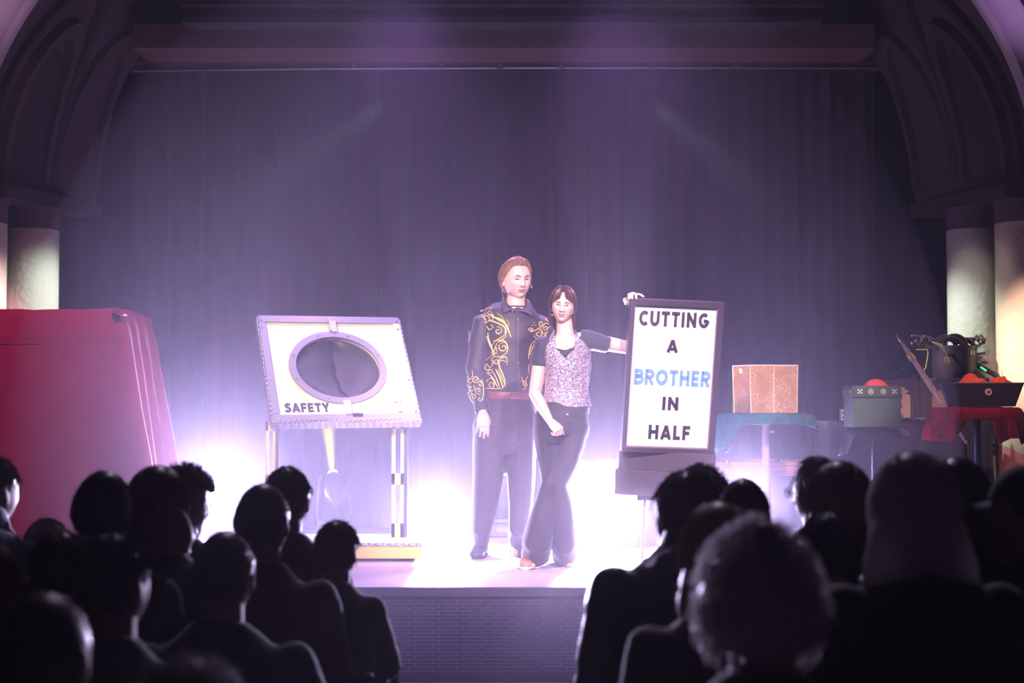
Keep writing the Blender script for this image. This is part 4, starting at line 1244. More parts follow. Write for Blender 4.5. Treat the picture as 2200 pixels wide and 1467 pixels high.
# red velvet table with the tapered black box
def red_table():
    Y = 8.55
    zt_ = P(0, 876, Y).z
    cx = P(2098, 880, Y).x
    t = thing('pedestal_table', 'tall table on a blue-black pole with crimson velvet at the right edge', 'table', (cx, Y, ZS))
    zb = P(0, 912, Y - 0.16).z
    xa, xb = P(2040, 900, Y - 0.15).x, P(2152, 900, Y - 0.15).x
    MB().box(((xa + xb) / 2, Y, zt_ - 0.045), (xb - xa + 0.06, 0.34, 0.055)).build('tabletop', mat('tabletop_navy', (0.02, 0.022, 0.04), 0.5), t, smooth=False, bevel=0.004)
    MB().tube([Vector((P(2100, 950, Y).x, Y, zt_ - 0.06)), Vector((P(2100, 950, Y).x, Y, ZS + 0.02))], 0.0215, 18).build('pole', mat('pole_navy', (0.03, 0.045, 0.09), 0.35, metal=0.4), t)
    MB().lathe((P(2100, 950, Y).x, Y, ZS), [(0.2, 0.001), (0.2, 0.012), (0.1, 0.022), (0.03, 0.05)], 32).build('foot', m_black, t)
    # cloth
    hw, hd = L(83, Y), 0.19
    out = []
    for i in range(88):
        a = 2 * PI * (i + 0.5) / 88
        k = 1 / (abs(math.cos(a)) ** 6 + abs(math.sin(a)) ** 6) ** (1 / 6)
        out.append((cx - 0.01 + hw * math.cos(a) * k, Y + hd * math.sin(a) * k))
    drops = []
    for x, y in out:
        u = (x - cx) / hw
        base_ = 0.055
        if u < -0.45: base_ += 0.13 * min(1, (-0.45 - u) / 0.3)
        if u > 0.62: base_ += 0.15 * min(1, (u - 0.62) / 0.2) + 0.03 * math.sin(x * 60)
        drops.append(base_)
    cl = draped_cloth('velvet_cloth', out, zt_, drops, m_redv, None, 0, 0)
    tag(cl, 'crimson crushed velvet cloth hanging in points off the tall table', 'cloth')
    # black tapered box
    z0, z1 = zt_ + 0.008, P(0, 824, Y).z
    def qd(xl, xr, y0, y1, z): return [Vector((P(xl, 850, Y).x, y0, z)), Vector((P(xr, 850, Y).x, y0, z)), Vector((P(xr, 850, Y).x, y1, z)), Vector((P(xl, 850, Y).x, y1, z))]
    m_bx = mat('black_case_leather', (0.02, 0.016, 0.022), 0.5, bump=0.1)
    t = thing('tapered_box', 'black box with flaring sides and a round jewel on its front, on the crimson velvet', 'box', (cx, Y, z0))
    lo = qd(2047, 2165, Y - 0.13, Y + 0.10, z0); hi = qd(2032, 2179, Y - 0.17, Y + 0.14, z1)
    inn = qd(2040, 2171, Y - 0.155, Y + 0.125, z1); inb = qd(2050, 2162, Y - 0.12, Y + 0.09, z0 + 0.02)
    mb = MB(); mb.rings([lo, hi, inn, inb]); mb.build('body', m_bx, t, smooth=False)
    MB().tube([p for p in hi], 0.004, 6, closed=True).build('rim', mat('case_rim', (0.10, 0.08, 0.10), 0.35), t)
    c = P(2124, 842, Y - 0.16); c.y = Y - 0.158
    MB().lathe(c, [(0.010, -0.004), (0.019, -0.004), (0.021, 0.0), (0.019, 0.006), (0.008, 0.006)], 24, axis='Y').build('jewel_ring', mat('silver_trim', (0.8, 0.78, 0.8), 0.35), t)
    MB().ball(c + Vector((0, -0.004, 0)), (0.012, 0.005, 0.012), 16, 10).build('jewel', mat('red_glass', (0.35, 0.02, 0.05), 0.15), t)
    # orange-red scarf heaped in it
    m_or = mat('orange_scarf', (0.75, 0.07, 0.02), 0.7, bump=0.4, bscale=30, sheen=0.4)
    mb = MB()
    r = random.Random(9)
    def S(px, py, dy, rx, rz, ry=0.06): mb.ball(P(px, py, Y + dy), (L(rx, Y), ry, L(rz, Y)), 16, 12)
    S(2085, 816, 0, 17, 14); S(2098, 822, -0.05, 20, 12); S(2072, 824, -0.03, 12, 9); S(2150, 820, 0.0, 18, 8, 0.05); S(2138, 826, -0.03, 15, 7); S(2164, 824, 0.02, 10, 6); S(2118, 826, 0, 26, 6)
    mb.tube([P(2133, 820, Y - 0.02), P(2147, 814, Y - 0.03), P(2158, 810, Y - 0.03)], [0.016, 0.018, 0.012], 10, round_=True)
    o = mb.build('orange_scarf', m_or, voxel=0.006, relax=3, wrinkle=(0.006, 22, 22))
    tag(o, 'orange-red scarf heaped in the tapered black box', 'scarf')
red_table()

# dark pot with gnarled handles standing on a case behind
def pot():
    Y = 9.93
    cx = P(2050, 770, Y).x
    z0, z1 = P(0, 812, Y).z, P(0, 748, Y).z
    t = thing('dark_pot', 'big dark pot with glossy coils on top and gnarled horn handles at its sides', 'pot', (cx, Y, z0))
    m_pot = mat('pot_brown_black', (0.035, 0.018, 0.022), 0.4, bump=0.3, bscale=20)
    m_gl = mat('glossy_black', (0.02, 0.012, 0.016), 0.12)
    r = L(47, Y)
    MB().lathe((cx, Y, z0), [(r * 0.9, 0.0), (r * 0.98, 0.02), (r, 0.12), (r * 1.0, z1 - z0 - 0.01), (r * 1.04, z1 - z0), (r * 1.04, z1 - z0 + 0.015), (0.02, z1 - z0 + 0.02)], 40).build('body', m_pot, t)
    for k, (px, w, h, dy) in enumerate(((2030, 24, 24, 0.02), (2052, 26, 26, -0.03), (2040, 30, 20, -0.07), (2072, 22, 18, 0.0))):
        c = P(px, 748, Y + dy)
        pts = [c + Vector((math.cos(a) * L(w, Y), 0, math.sin(a) * L(h, Y))) for a in [PI * i / 14 for i in range(15)]]
        MB().tube(pts, [0.010 + 0.010 * math.sin(PI * i / 14) for i in range(15)], 12, round_=True).build('coil', m_gl, t)
    MB().tube([P(2004, 735, Y - 0.16), P(2022, 742, Y - 0.17), P(2036, 762, Y - 0.175)], [0.006, 0.012, 0.004], 8, round_=True).build('gold_flash', mat('brass_tone', (0.55, 0.33, 0.18), 0.35, metal=0.6), t)
    rr = random.Random(3)
    for sgn, x0, x1 in ((-1, 1958, 2004), (1, 2076, 2117)):
        mb = MB()
        for k in range(26):
            fx = rr.random(); fz = rr.random()
            mb.ball(P(x0 + (x1 - x0) * fx, 722 + 26 * fz * (1 - 0.3 * (fx if sgn > 0 else 1 - fx)), Y + rr.uniform(-0.06, 0.06)), rr.uniform(0.009, 0.017), 8, 6)
        if sgn > 0:
            mb.tube([P(2076, 728, Y), P(2100, 727, Y), P(2116, 729, Y)], 0.011, 8, round_=True); mb.tube([P(2085, 744, Y), P(2106, 741, Y), P(2112, 735, Y)], 0.009, 8, round_=True)
            mb.tube([P(2100, 760, Y), P(2116, 759, Y)], 0.009, 8, round_=True)
        else:
            mb.tube([P(1960, 722, Y), P(1985, 724, Y), P(2006, 730, Y)], 0.011, 8, round_=True); mb.tube([P(1966, 745, Y), P(2004, 748, Y)], 0.012, 8, round_=True)
        mb.build('horn_handle', mat('horn_brown', (0.07, 0.03, 0.035), 0.35), t, voxel=0.005, relax=1)
    my = mat('yellow_cord', (0.65, 0.48, 0.08), 0.5)
    MB().tube([P(1968, 751, Y - 0.2), P(1993, 751, Y - 0.2), P(1994, 760, Y - 0.2), P(1989, 790, Y - 0.2), P(1985, 796, Y - 0.2)], 0.0035, 6).build('cord', my, t)
    for a in (((2030, 768), (2035, 766), (2040, 778), (2033, 778)), ((2088, 753), (2094, 753), (2093, 762), (2088, 762))):
        MB().tube([P(x, y, Y - 0.19) for x, y in a], 0.0028, 6, closed=True).build('buckle', my, t)
    # the flight case it stands on
    xa, xb = P(1995, 850, Y).x, P(2112, 850, Y).x
    k_ = thing('flight_case', 'dark case under the pot, mostly hidden by trunk and tapered box', 'case', (cx, Y + 0.1, ZS))
    MB().box(((xa + xb) / 2, Y - 0.02, (ZS + z0) / 2), (xb - xa, 0.26, z0 - ZS - 0.004)).build('body', m_signblk, k_, smooth=False, bevel=0.006)
    MB().box(((xa + xb) / 2, Y - 0.02, z0 - 0.10), (xb - xa + 0.008, 0.268, 0.012)).build('lid_seam', m_steel, k_, smooth=False)
    # slanting lit bar
    b0, b1 = P(2100, 784, Y - 0.02), P(2150, 812, Y - 0.1)
    g = thing('light_bar', 'slanting black bar with a small green light beside the pot', 'light', b1)
    MB().tube([b0, b1], 0.018, 10, round_=True).build('bar', m_black, g)
    MB().tube([P(2108, 789, Y - 0.065), P(2118, 796, Y - 0.08)], 0.006, 8, round_=True).build('lamp', mat('green_led', (0.1, 0.8, 0.3), 0.3, emit=(0.05, 1.0, 0.3), estr=1.6), g)
    MB().tube([b1, Vector((b1.x + 0.04, b1.y, ZS + 0.01))], 0.012, 8).build('post', m_black, g)
pot()

# glittering staff leaning across
def staff():
    Y0_, Y1_ = 9.05, 8.95
    top, bot = P(1925, 716, Y0_), P(2078, 948, Y1_)
    d = (bot - top).normalized()
    end = bot
    t = thing('magic_staff', 'glittering staff leaning across the trunk and behind the crimson velvet', 'staff', (end.x + 0.0, end.y, ZS))
    m_st = mat('glitter_staff', (0.45, 0.30, 0.32), 0.35, metal=0.6, var=0.7, vscale=60, bump=1.0, bscale=120)
    m_tip = mat('staff_tip', (0.75, 0.6, 0.5), 0.25, metal=0.8)
    Lh = (bot - top).length
    MB().tube([top + d * 0.055, top + d * 0.13, top + d * Lh * 0.5, bot], [0.010, 0.014, 0.019, 0.020], 14, round_=True).build('shaft', m_st, t)
    MB().tube([top, top + d * 0.02, top + d * 0.04, top + d * 0.05, top + d * 0.07], [0.003, 0.009, 0.016, 0.010, 0.012], 12).build('tip', m_tip, t)
    for k in (0.16, 0.18, 0.2):
        MB().ball(top + d * (Lh * k + 0.03) + Vector((-0.012, -0.01, -0.004)), 0.014, 10, 8).build('stone', m_tip, t)
    my = mat('yellow_cord', (0.65, 0.48, 0.08), 0.5)
    MB().tube([P(1958, 760, 9.02), P(1966, 770, 9.01)], 0.008, 8, round_=True).build('yellow_band', my, t)
    # thin stand holding it
    MB().tube([P(1958, 776, 9.1), P(1920, 808, 9.25)], 0.004, 6).build('stay', m_black, t)
    MB().tube([P(2072, 930, 8.98), Vector((P(2078, 930, 8.98).x, 8.98, ZS + 0.01))], 0.010, 8).build('stand', m_black, t)
    MB().lathe((P(2078, 930, 8.98).x, 8.98, ZS), [(0.10, 0.001), (0.10, 0.012), (0.012, 0.03)], 24).build('stand_foot', m_black, t)
staff()
# ------------------------------------------------------------------ people: shared builders
def gz_(x, c, w):
    return math.exp(-((x - c) / w) ** 2)

def head_point(az, el, female=False, off=0.0):
    """skull and face surface, az 0 = face (towards -y), positive to +x; el -90..90"""
    a, e = math.radians(az), math.radians(el)
    dx, dy, dz = math.sin(a) * math.cos(e), -math.cos(a) * math.cos(e), math.sin(e)
    x, y, z = (0.0745 if female else 0.080) * dx, 0.094 * dy, 0.119 * dz
    if dz < 0:
        t = -dz
        x *= 1 - (0.30 if female else 0.22) * t ** 1.7
        if dy > 0:
            y *= 1 - 0.45 * t
        else:
            y *= 1 + 0.03 * t
    else:
        y *= 1 + 0.04 * dz * (1 if dy > 0 else -0.5)
    if dy < 0:
        f = min(1.0, -dy * 1.6)
        d = 0.0
        d += 0.0045 * gz_(z, 0.022, 0.009) * gz_(x, 0, 0.045) * (0.5 if female else 1)
        d -= 0.0095 * gz_(abs(x), 0.030, 0.014) * gz_(z, 0.004, 0.011)
        d += 0.004 * gz_(abs(x), 0.042, 0.016) * gz_(z, -0.022, 0.014)
        zz = max(0.0, min(1.0, (0.014 - z) / 0.044))
        ridge = (0.007 + 0.017 * zz ** 1.2) * (1.0 if z > -0.033 else math.exp(-((z + 0.033) / 0.0055) ** 2))
        if z > 0.014: ridge = 0.007 * math.exp(-((z - 0.014) / 0.012) ** 2)
        d += ridge * math.exp(-(x / (0.0072 + 0.006 * zz)) ** 2) * (0.85 if female else 1)
        d += 0.007 * gz_(abs(x), 0.0125, 0.006) * gz_(z, -0.031, 0.007)
        d -= 0.0035 * gz_(abs(x), 0.024, 0.006) * gz_(z, -0.042, 0.016)
        d += 0.006 * gz_(x, 0, 0.022) * gz_(z, -0.053, 0.006)
        d += 0.007 * gz_(x, 0, 0.018) * gz_(z, -0.064, 0.006)
        d -= 0.004 * gz_(x, 0, 0.022) * gz_(z, -0.0585, 0.0022)
        d -= 0.004 * gz_(x, 0, 0.02) * gz_(z, -0.076, 0.006)
        d += 0.009 * gz_(x, 0, 0.02) * gz_(z, -0.096, 0.013)
        y -= d * f
        # flatten the face front a little
        y += 0.010 * f * gz_(x, 0, 0.05) * gz_(z, -0.03, 0.08)
    v = Vector((x, y, z))
    if off:
        v += v.normalized() * off
    return v

def head_mb(mb, M, k, n=(72, 54), female=False, ears=True):
    rings = []
    for j in range(n[1] + 1):
        el = -88 + 176 * j / n[1]
        # finer rows over the face
        rings.append([M @ (head_point(360 * i / n[0] - 180, el, female) * k) for i in range(n[0])])
    mb.rings(rings)
    if ears:
        for sx in (-1, 1):
            mb.ball((0, 0, 0), 1, 2, 2) if False else None
            c = M @ (Vector((sx * (0.076 if female else 0.0805), 0.012, -0.004)) * k)
            up = (M.to_3x3() @ Vector((0, 0.2, 1))).normalized()
            fw = (M.to_3x3() @ Vector((sx * 0.35, 1, 0))).normalized()
            mb.tube([c - up * 0.028 * k, c - up * 0.015 * k, c + up * 0.008 * k, c + up * 0.026 * k], [(0.006 * k, 0.007 * k), (0.007 * k, 0.012 * k), (0.008 * k, 0.018 * k), (0.007 * k, 0.013 * k)], 10, side=tuple(fw.cross(up)), round_=True)

def hand_mb(mb, wrist, d, n, thumb_side, k=1.0, curl=(12, 18, 12), spread=4, thumb=(35, 12)):
    """d: wrist to fingers, n: out of the palm, thumb_side: towards the thumb"""
    d = Vector(d).normalized(); n = Vector(n); n = (n - d * n.dot(d)).normalized()
    s = Vector(thumb_side); s = (s - d * s.dot(d) - n * s.dot(n)).normalized()
    w = Vector(wrist)
    mb.tube([w, w + d * 0.018 * k, w + d * 0.05 * k, w + d * 0.083 * k, w + d * 0.09 * k],
            [(0.026 * k, 0.018 * k), (0.030 * k, 0.017 * k), (0.040 * k, 0.0165 * k), (0.040 * k, 0.013 * k), (0.036 * k, 0.010 * k)], 16, side=tuple(s), round_=False)
    lens = (0.072, 0.080, 0.074, 0.058)
    for i in range(4):
        x = (0.030 - 0.0203 * i) * k
        ang = math.radians(spread * (1.5 - i))
        dd = (d * math.cos(ang) + s * math.sin(ang)).normalized()
        p = w + d * (0.084 - 0.004 * abs(i - 1.3)) * k + s * x
        pts = [p - dd * 0.012 * k]
        cur = dd; total = 0
        segs = (0.42, 0.31, 0.27)
        pts.append(p)
        for q in range(3):
            total += curl[q]
            c = math.radians(total + i * (3 if curl[0] < 40 else 0))
            cur = dd * math.cos(c) + n * math.sin(c)
            p = p + cur * lens[i] * segs[q] * k
            pts.append(p)
        r = (0.0088 if i < 3 else 0.0076) * k
        mb.tube(pts, [r * 1.05, r * 1.08, r, r * 0.92, r * 0.80], 10, round_=True)
    a = math.radians(thumb[0])
    td = (d * math.cos(a) + s * math.sin(a) + n * 0.35).normalized()
    b0 = w + d * 0.018 * k + s * 0.022 * k + n * 0.004 * k
    p1 = b0 + td * 0.042 * k
    a2 = math.radians(thumb[1])
    td2 = (d * math.cos(a2) + s * math.sin(a2) + n * 0.45).normalized()
    p2 = p1 + td2 * 0.030 * k
    p3 = p2 + (td2 + n * 0.25 + d * 0.3).normalized() * 0.022 * k
    mb.tube([b0, p1, p2, p3], [0.0135 * k, 0.0115 * k, 0.0098 * k, 0.0078 * k], 10, round_=True)

def hair_material(name, c1, c2, rough=0.35, trans=0.35):
    m = bpy.data.materials.new(name); m.use_nodes = True
    nt, b = nodes(m)
    tc = nt.nodes.new('ShaderNodeTexCoord'); n = nt.nodes.new('ShaderNodeTexNoise'); n.inputs['Scale'].default_value = 70
    mx = nt.nodes.new('ShaderNodeMix'); mx.data_type = 'RGBA'; mx.inputs[6].default_value = (*c1, 1); mx.inputs[7].default_value = (*c2, 1)
    nt.links.new(tc.outputs['Object'], n.inputs['Vector']); nt.links.new(n.outputs['Fac'], mx.inputs[0])
    nt.links.new(mx.outputs[2], b.inputs['Base Color']); b.inputs['Roughness'].default_value = rough
    if trans:
        tr = nt.nodes.new('ShaderNodeBsdfTranslucent'); nt.links.new(mx.outputs[2], tr.inputs['Color'])
        ms = nt.nodes.new('ShaderNodeMixShader'); ms.inputs[0].default_value = trans
        out = [q for q in nt.nodes if q.type == 'OUTPUT_MATERIAL'][0]
        nt.links.new(b.outputs[0], ms.inputs[1]); nt.links.new(tr.outputs[0], ms.inputs[2]); nt.links.new(ms.outputs[0], out.inputs[0])
    return m

def strand(mb, M, k, path, r, off0=0.010, female=False, n=9, jit=0.0, rnd=None, hang=0.0, wave=0.0, drift=(0, 0)):
    """path: (az, el[, off]) points on the head; hang: length that then falls straight"""
    pts = []
    ph = smoothpath([(p[0], p[1], p[2] if len(p) > 2 else off0) for p in path], 3)
    for a, e, o in ph:
        p = head_point(a, e, female, o) * k
        if rnd is not None and jit:
            p += Vector((rnd.gauss(0, jit), rnd.gauss(0, jit), rnd.gauss(0, jit))) * k
        pts.append(M @ p)
    if hang:
        p = pts[-1].copy(); m = 6
        out_ = (p - M.translation); out_.z = 0
        out_ = out_.normalized() if out_.length > 0 else Vector((0, 0, 0))
        for i in range(1, m + 1):
            f = i / m
            q = p + Vector((drift[0] * f, drift[1] * f, -hang * f)) + out_ * (0.012 * math.sin(f * PI * 1.2) + wave * math.sin(f * 7 + p.x * 60))
            pts.append(q)
    nn = len(pts)
    mb.tube(pts, [r * (0.65 + 0.6 * math.sin(PI * (0.15 + 0.8 * i / (nn - 1)))) if i < nn - 1 else r * 0.2 for i in range(nn)], 4)

SKIN = mat('skin_fair', (0.80, 0.50, 0.42), 0.5, bump=0.03, bscale=300, var=0.05, vscale=20)
nt, b = nodes(SKIN)
b.inputs['Subsurface Weight'].default_value = 0.12
b.inputs['Subsurface Radius'].default_value = (0.01, 0.004, 0.002)
M_WHITE = mat('eye_white', (0.75, 0.68, 0.70), 0.25)
M_IRIS = mat('eye_iris', (0.06, 0.035, 0.03), 0.2)
M_LIP = mat('lips', (0.62, 0.22, 0.24), 0.4)
M_LID = mat('lash_line', (0.07, 0.035, 0.035), 0.7)

def face_parts(t, M, k, brow_mat, female=False, look=0.0, smile=0.0, open_=1.0):
    def on(x, z, lift=0.0):
        # surface point for local x, z on the face front
        az = 0.0; el = 0.0
        best = None
        a = math.degrees(math.atan2(x, 0.09)); e = math.degrees(math.asin(max(-1, min(1, z / 0.119))))
        for _ in range(12):
            p = head_point(a, e, female)
            a += (x - p.x) * 500; e += (z - p.z) * 500
        p = head_point(a, e, female)
        return M @ ((p + Vector((0, -lift, 0))) * k)
    for sx in (-1, 1):
        ec = on(sx * 0.030, 0.003, 0.0) 
        bw = (M.to_3x3() @ Vector((0, 1, 0))).normalized()
        e = MB(); e.tube([ec + bw * 0.006 * k, ec + bw * 0.001 * k, ec - bw * 0.0015 * k], [(0.0135 * k, 0.0052 * k * open_), (0.0125 * k, 0.0048 * k * open_), (0.006 * k, 0.003 * k * open_)], 16, side=tuple(M.to_3x3() @ Vector((1, 0, 0))))
        eo = e.build('eye', M_WHITE, t)
        ic = ec - bw * 0.002 * k + (M.to_3x3() @ Vector((look, 0, 0)))
        i_ = MB(); i_.tube([ic + bw * 0.003 * k, ic - bw * 0.0006 * k], [(0.0055 * k, 0.0052 * k * min(1, open_ * 1.1)), (0.005 * k, 0.0045 * k * min(1, open_ * 1.1))], 14, side=tuple(M.to_3x3() @ Vector((1, 0, 0))))
        i_.build('iris', M_IRIS, eo)
        l_ = MB(); l_.tube([on(sx * (0.030 + q * 0.015), 0.0085 * open_ + 0.0015 - 0.0055 * abs(q) ** 2 - (0.002 if q < -0.5 else 0), 0.0025) for q in (-1, -0.5, 0, 0.5, 1)], [0.001 * k, 0.0018 * k, 0.0022 * k, 0.002 * k, 0.001 * k], 6)
        l_.build('eyelid', M_LID, t)
        b_ = MB(); b_.tube([on(sx * x, z, 0.002) for x, z in ((0.013, 0.0205), (0.022, 0.0245), (0.033, 0.0265), (0.046, 0.021))], [0.0022 * k, 0.0032 * k, 0.003 * k, 0.0012 * k], 6)
        b_.build('eyebrow', brow_mat, t)
        MB().ball(on(sx * 0.0065, -0.0395, -0.0005), 0.0022 * k, 8, 6).build('nostril', M_LID, t)
    up = MB(); up.tube([on(x, -0.0545 + smile * (abs(x) / 0.024) ** 2 * 0.007 + (0.0012 if abs(abs(x) - 0.006) < 0.002 else 0), 0.0012) for x in (-0.024, -0.015, -0.006, 0, 0.006, 0.015, 0.024)], [0.0008 * k, 0.0022 * k, 0.0030 * k, 0.0026 * k, 0.0030 * k, 0.0022 * k, 0.0008 * k], 8)
    up.tube([on(x, -0.0622 + smile * (abs(x) / 0.022) ** 2 * 0.009, 0.001) for x in (-0.021, -0.011, 0, 0.011, 0.021)], [0.0008 * k, 0.0030 * k, 0.0038 * k, 0.0030 * k, 0.0008 * k], 8)
    up.build('mouth', M_LIP, t, voxel=0.0012 * k)
    ml = MB(); ml.tube([on(x, -0.0584 + smile * (abs(x) / 0.024) ** 2 * 0.008, 0.0026) for x in (-0.024, -0.012, 0, 0.012, 0.024)], 0.0008 * k, 6)
    ml.build('lip_line', M_LID, t)
# ------------------------------------------------------------------ the standing man
def man():
    YM = 8.75
    K = YM / FPX
    def q(x, y, dy=0.0): return P(x, y, YM + dy)
    foot = G(1070, 1197, ZS)
    t = thing('person', 'tall man standing on stage in black shirt with gold scroll embroidery and black trousers', 'person', (foot.x, YM, ZS))
    Mh = Matrix.Translation(q(1110, 601, -0.01)) @ Matrix.Rotation(math.radians(24), 4, 'Z') @ Matrix.Rotation(math.radians(6), 4, 'X') @ Matrix.Rotation(math.radians(-2), 4, 'Y')
    hk = 1.06
    fl, fr = G(1031, 1196, ZS), G(1112, 1193, ZS)
    la = fl + Vector((0, 0.05, 0.085)); ra = fr + Vector((0, 0.05, 0.085))
    b = MB()
    head_mb(b, Mh, hk, (110, 84))
    S1 = (1, 0, 0)
    b.tube([q(1108, 668, 0.02), q(1108, 650, 0.015), q(1109, 632, 0.02), q(1110, 615, 0.02)], [0.070, 0.060, 0.059, 0.060], 24)
    b.tube([q(1087, 945, 0), q(1088, 915, 0), q(1092, 850, 0), q(1094, 780, 0), q(1098, 720, 0), q(1100, 688, 0), q(1105, 664, 0.01)],
           [(0.10, 0.07), (0.155, 0.10), (0.125, 0.09), (0.13, 0.10), (0.145, 0.10), (0.16, 0.085), (0.075, 0.06)], 28, side=S1)
    sh1, el1, wr1 = q(1036, 690, 0.0), q(1023, 790, -0.01), q(1037, 884, -0.145)
    sh2, el2, wr2 = q(1164, 692, 0.02), q(1178, 792, 0.06), q(1158, 872, 0.02)
    b.tube([sh1 + Vector((0.04, 0, -0.03)), sh1 + Vector((0, 0, -0.02)), (sh1 + el1) / 2, el1, (el1 + wr1) / 2, wr1], [0.045, 0.048, 0.045, 0.040, 0.038, 0.026], 16, round_=True)
    b.tube([sh2 + Vector((-0.04, 0, -0.03)), sh2 + Vector((0, 0, -0.02)), (sh2 + el2) / 2, el2, (el2 + wr2) / 2, wr2], [0.045, 0.048, 0.045, 0.040, 0.038, 0.026], 16, round_=True)
    hand_mb(b, wr1, (0.02, -0.10, -1), (-0.25, 1.0, 0.0), (1, 0.2, 0), 1.02, (10, 16, 12), 3, (30, 8))
    hand_mb(b, wr2, (-0.25, -0.1, -1), (0.2, 1.0, 0.0), (-1, 0.2, 0), 1.02, (18, 22, 18), 3, (30, 8))
    for hp, kn, an, f in ((q(1062, 925), q(1043, 1060, -0.02), la, fl), (q(1112, 925), q(1120, 1060, -0.02), ra, fr)):
        b.tube([hp, (hp + kn) / 2, kn, (kn + an) / 2, an], [0.085, 0.075, 0.055, 0.052, 0.036], 16, round_=True)
        b.tube([an, f + Vector((0, 0.02, 0.04)), f + Vector((0, -0.12, 0.03))], [(0.036, 0.036), (0.038, 0.035), (0.034, 0.02)], 14, round_=True)
    b.build('body', SKIN, t, voxel=0.0042, relax=1)
    brown = hair_material('hair_brown', (0.20, 0.095, 0.06), (0.42, 0.22, 0.14), 0.38, 0.15)
    browdk = mat('brow_brown', (0.16, 0.08, 0.06), 0.7)
    face_parts(t, Mh, hk, browdk, look=0.003, smile=0.1, open_=0.55)
    # hair
    h = MB(); r = random.Random(11)
    # base cap
    rings = []
    for j in range(26):
        row = []
        for i in range(72):
            az = 360 * i / 72 - 180
            aa = abs(az)
            low = 45 - 3 * math.cos(math.radians(az * 3)) if aa < 42 else 46 - (aa - 42) * 1.1 if aa < 72 else 13 - (aa - 72) * 0.4 if aa < 84 else 8 - (aa - 84) * 2.1 if aa < 106 else -38
            el = low + (89 - low) * j / 25
            edge = min(1, j / 3)
            off = (0.003 + 0.013 * edge) + (0.003 if aa < 60 and el > 55 else 0.0) * edge
            off += 0.0022 * math.sin(az * 0.55 + el * 0.2)
            row.append(Mh @ (head_point(az, el, False, off) * hk))
        rings.append(row)
    h.rings(rings, cap=True)
    for i in range(330):
        u = r.random()
        side = -1 if r.random() < 0.62 else 1
        jo = 0.017 + 0.007 * r.random()
        if side < 0:
            a0 = 24 - 52 * u; e0 = 43 + 7 * r.random() + 3 * u
            path = [(a0, e0, 0.008), (a0 - 16, 60 - 5 * u, 0.022), (-70 - 22 * u, 50 - 14 * u + 8 * r.random(), jo), (-100 - 30 * u, 8 - 6 * u, jo), (-112 - 40 * u, -28 - 12 * r.random(), 0.012)]
        else:
            a0 = 24 + 18 * u; e0 = 44 + 6 * r.random()
            path = [(a0, e0, 0.008), (44, 58, 0.021), (76 + 22 * u, 42 + 8 * r.random(), jo), (98 + 30 * u, 8, jo), (110 + 45 * u, -25 - 12 * r.random(), 0.010)]
        strand(h, Mh, hk, path, 0.0022 + 0.0012 * r.random(), jit=0.0007, rnd=r)
    h.build('hair', brown, t)
    # headset microphone
    mm = mat('mic_beige', (0.75, 0.6, 0.55), 0.4)
    mcn = MB(); mcn.tube([Mh @ (Vector(v) * hk) for v in ((0.080, 0.02, 0.015), (0.084, -0.005, -0.005), (0.083, -0.02, -0.03), (0.079, -0.038, -0.042))], 0.0016, 6)
    mcn.ball(Mh @ (Vector((0.078, -0.042, -0.043)) * hk), 0.004, 10, 8)
    mcn.tube([Mh @ (Vector(v) * hk) for v in ((-0.080, 0.035, 0.0), (-0.070, 0.055, -0.05), (-0.055, 0.07, -0.11))], 0.0014, 6)
    sub(mcn.build('headset_microphone', mm, t), 'thin beige headset microphone')

    # shirt
    m_sh = mat('shirt_black', (0.035, 0.022, 0.034), 0.55, sheen=0.25, bump=0.08, bscale=200)
    s = MB()
    s.tube([q(1090, 872, 0), q(1091, 850, 0), q(1093, 832, 0), q(1095, 780, 0), q(1099, 725, 0), q(1100, 695, 0), q(1102, 676, 0.005), q(1107, 662, 0.010), q(1108, 652, 0.014), q(1108, 646, 0.016)],
           [(46 * K, 0.118), (49 * K, 0.120), (53 * K, 0.135), (55 * K, 0.135), (60 * K, 0.130), (66 * K, 0.112), (62 * K, 0.098), (48 * K, 0.084), (33 * K, 0.074), (25 * K, 0.070)], 40, side=S1)
    for sh, el, wr, g in ((sh1, el1, wr1, -1), (sh2, el2, wr2, 1)):
        s.tube([sh + Vector((-g * 0.07, 0, 0.010)), sh + Vector((g * 0.000, 0, -0.012)), sh.lerp(el, 0.35), sh.lerp(el, 0.75), el + Vector((g * 0.004, 0, 0)), el.lerp(wr, 0.4), el.lerp(wr, 0.80)],
               [0.056, 0.065, 0.065, 0.062, 0.064, 0.060, 0.047], 24, round_=True)
    shirt = s.build('shirt', m_sh, t, voxel=0.007, relax=4, wrinkle=(0.006, 7, 7))
    def pxy(c):
        z = c.z - EYE
        fw = c.y * math.cos(PITCH) + z * math.sin(PITCH); up = -c.y * math.sin(PITCH) + z * math.cos(PITCH)
        return 1100 + FPX * c.x / fw, 733.5 - FPX * up / fw
    def keep_shirt(c, n):
        x, y = pxy(c)
        return not (c.y < YM + 0.01 and y < 678 and abs(x - 1111) < 2 + (678 - y) * 0.85) and not (y < 652 and abs(x - 1110) < 30)
    cut(shirt, keep_shirt)
    for wr, el, g in ((wr1, el1, 0), (wr2, el2, 1)):
        c = MB(); c.tube([el.lerp(wr, 0.76), el.lerp(wr, 0.79), el.lerp(wr, 0.985), el.lerp(wr, 1.0)], [0.044, 0.0485, 0.047, 0.042], 24); c.build('cuff', m_sh, t)
    # placket, buttons
    dgs = bpy.context.evaluated_depsgraph_get(); dgs.update()
    org = root_loc(t)
    bm = bmesh.new(); bm.from_mesh(shirt.data); bmesh.ops.translate(bm, verts=bm.verts, vec=org); tree = BVHTree.FromBMesh(bm); bm.free()
    cp = Vector((0, 0, EYE))
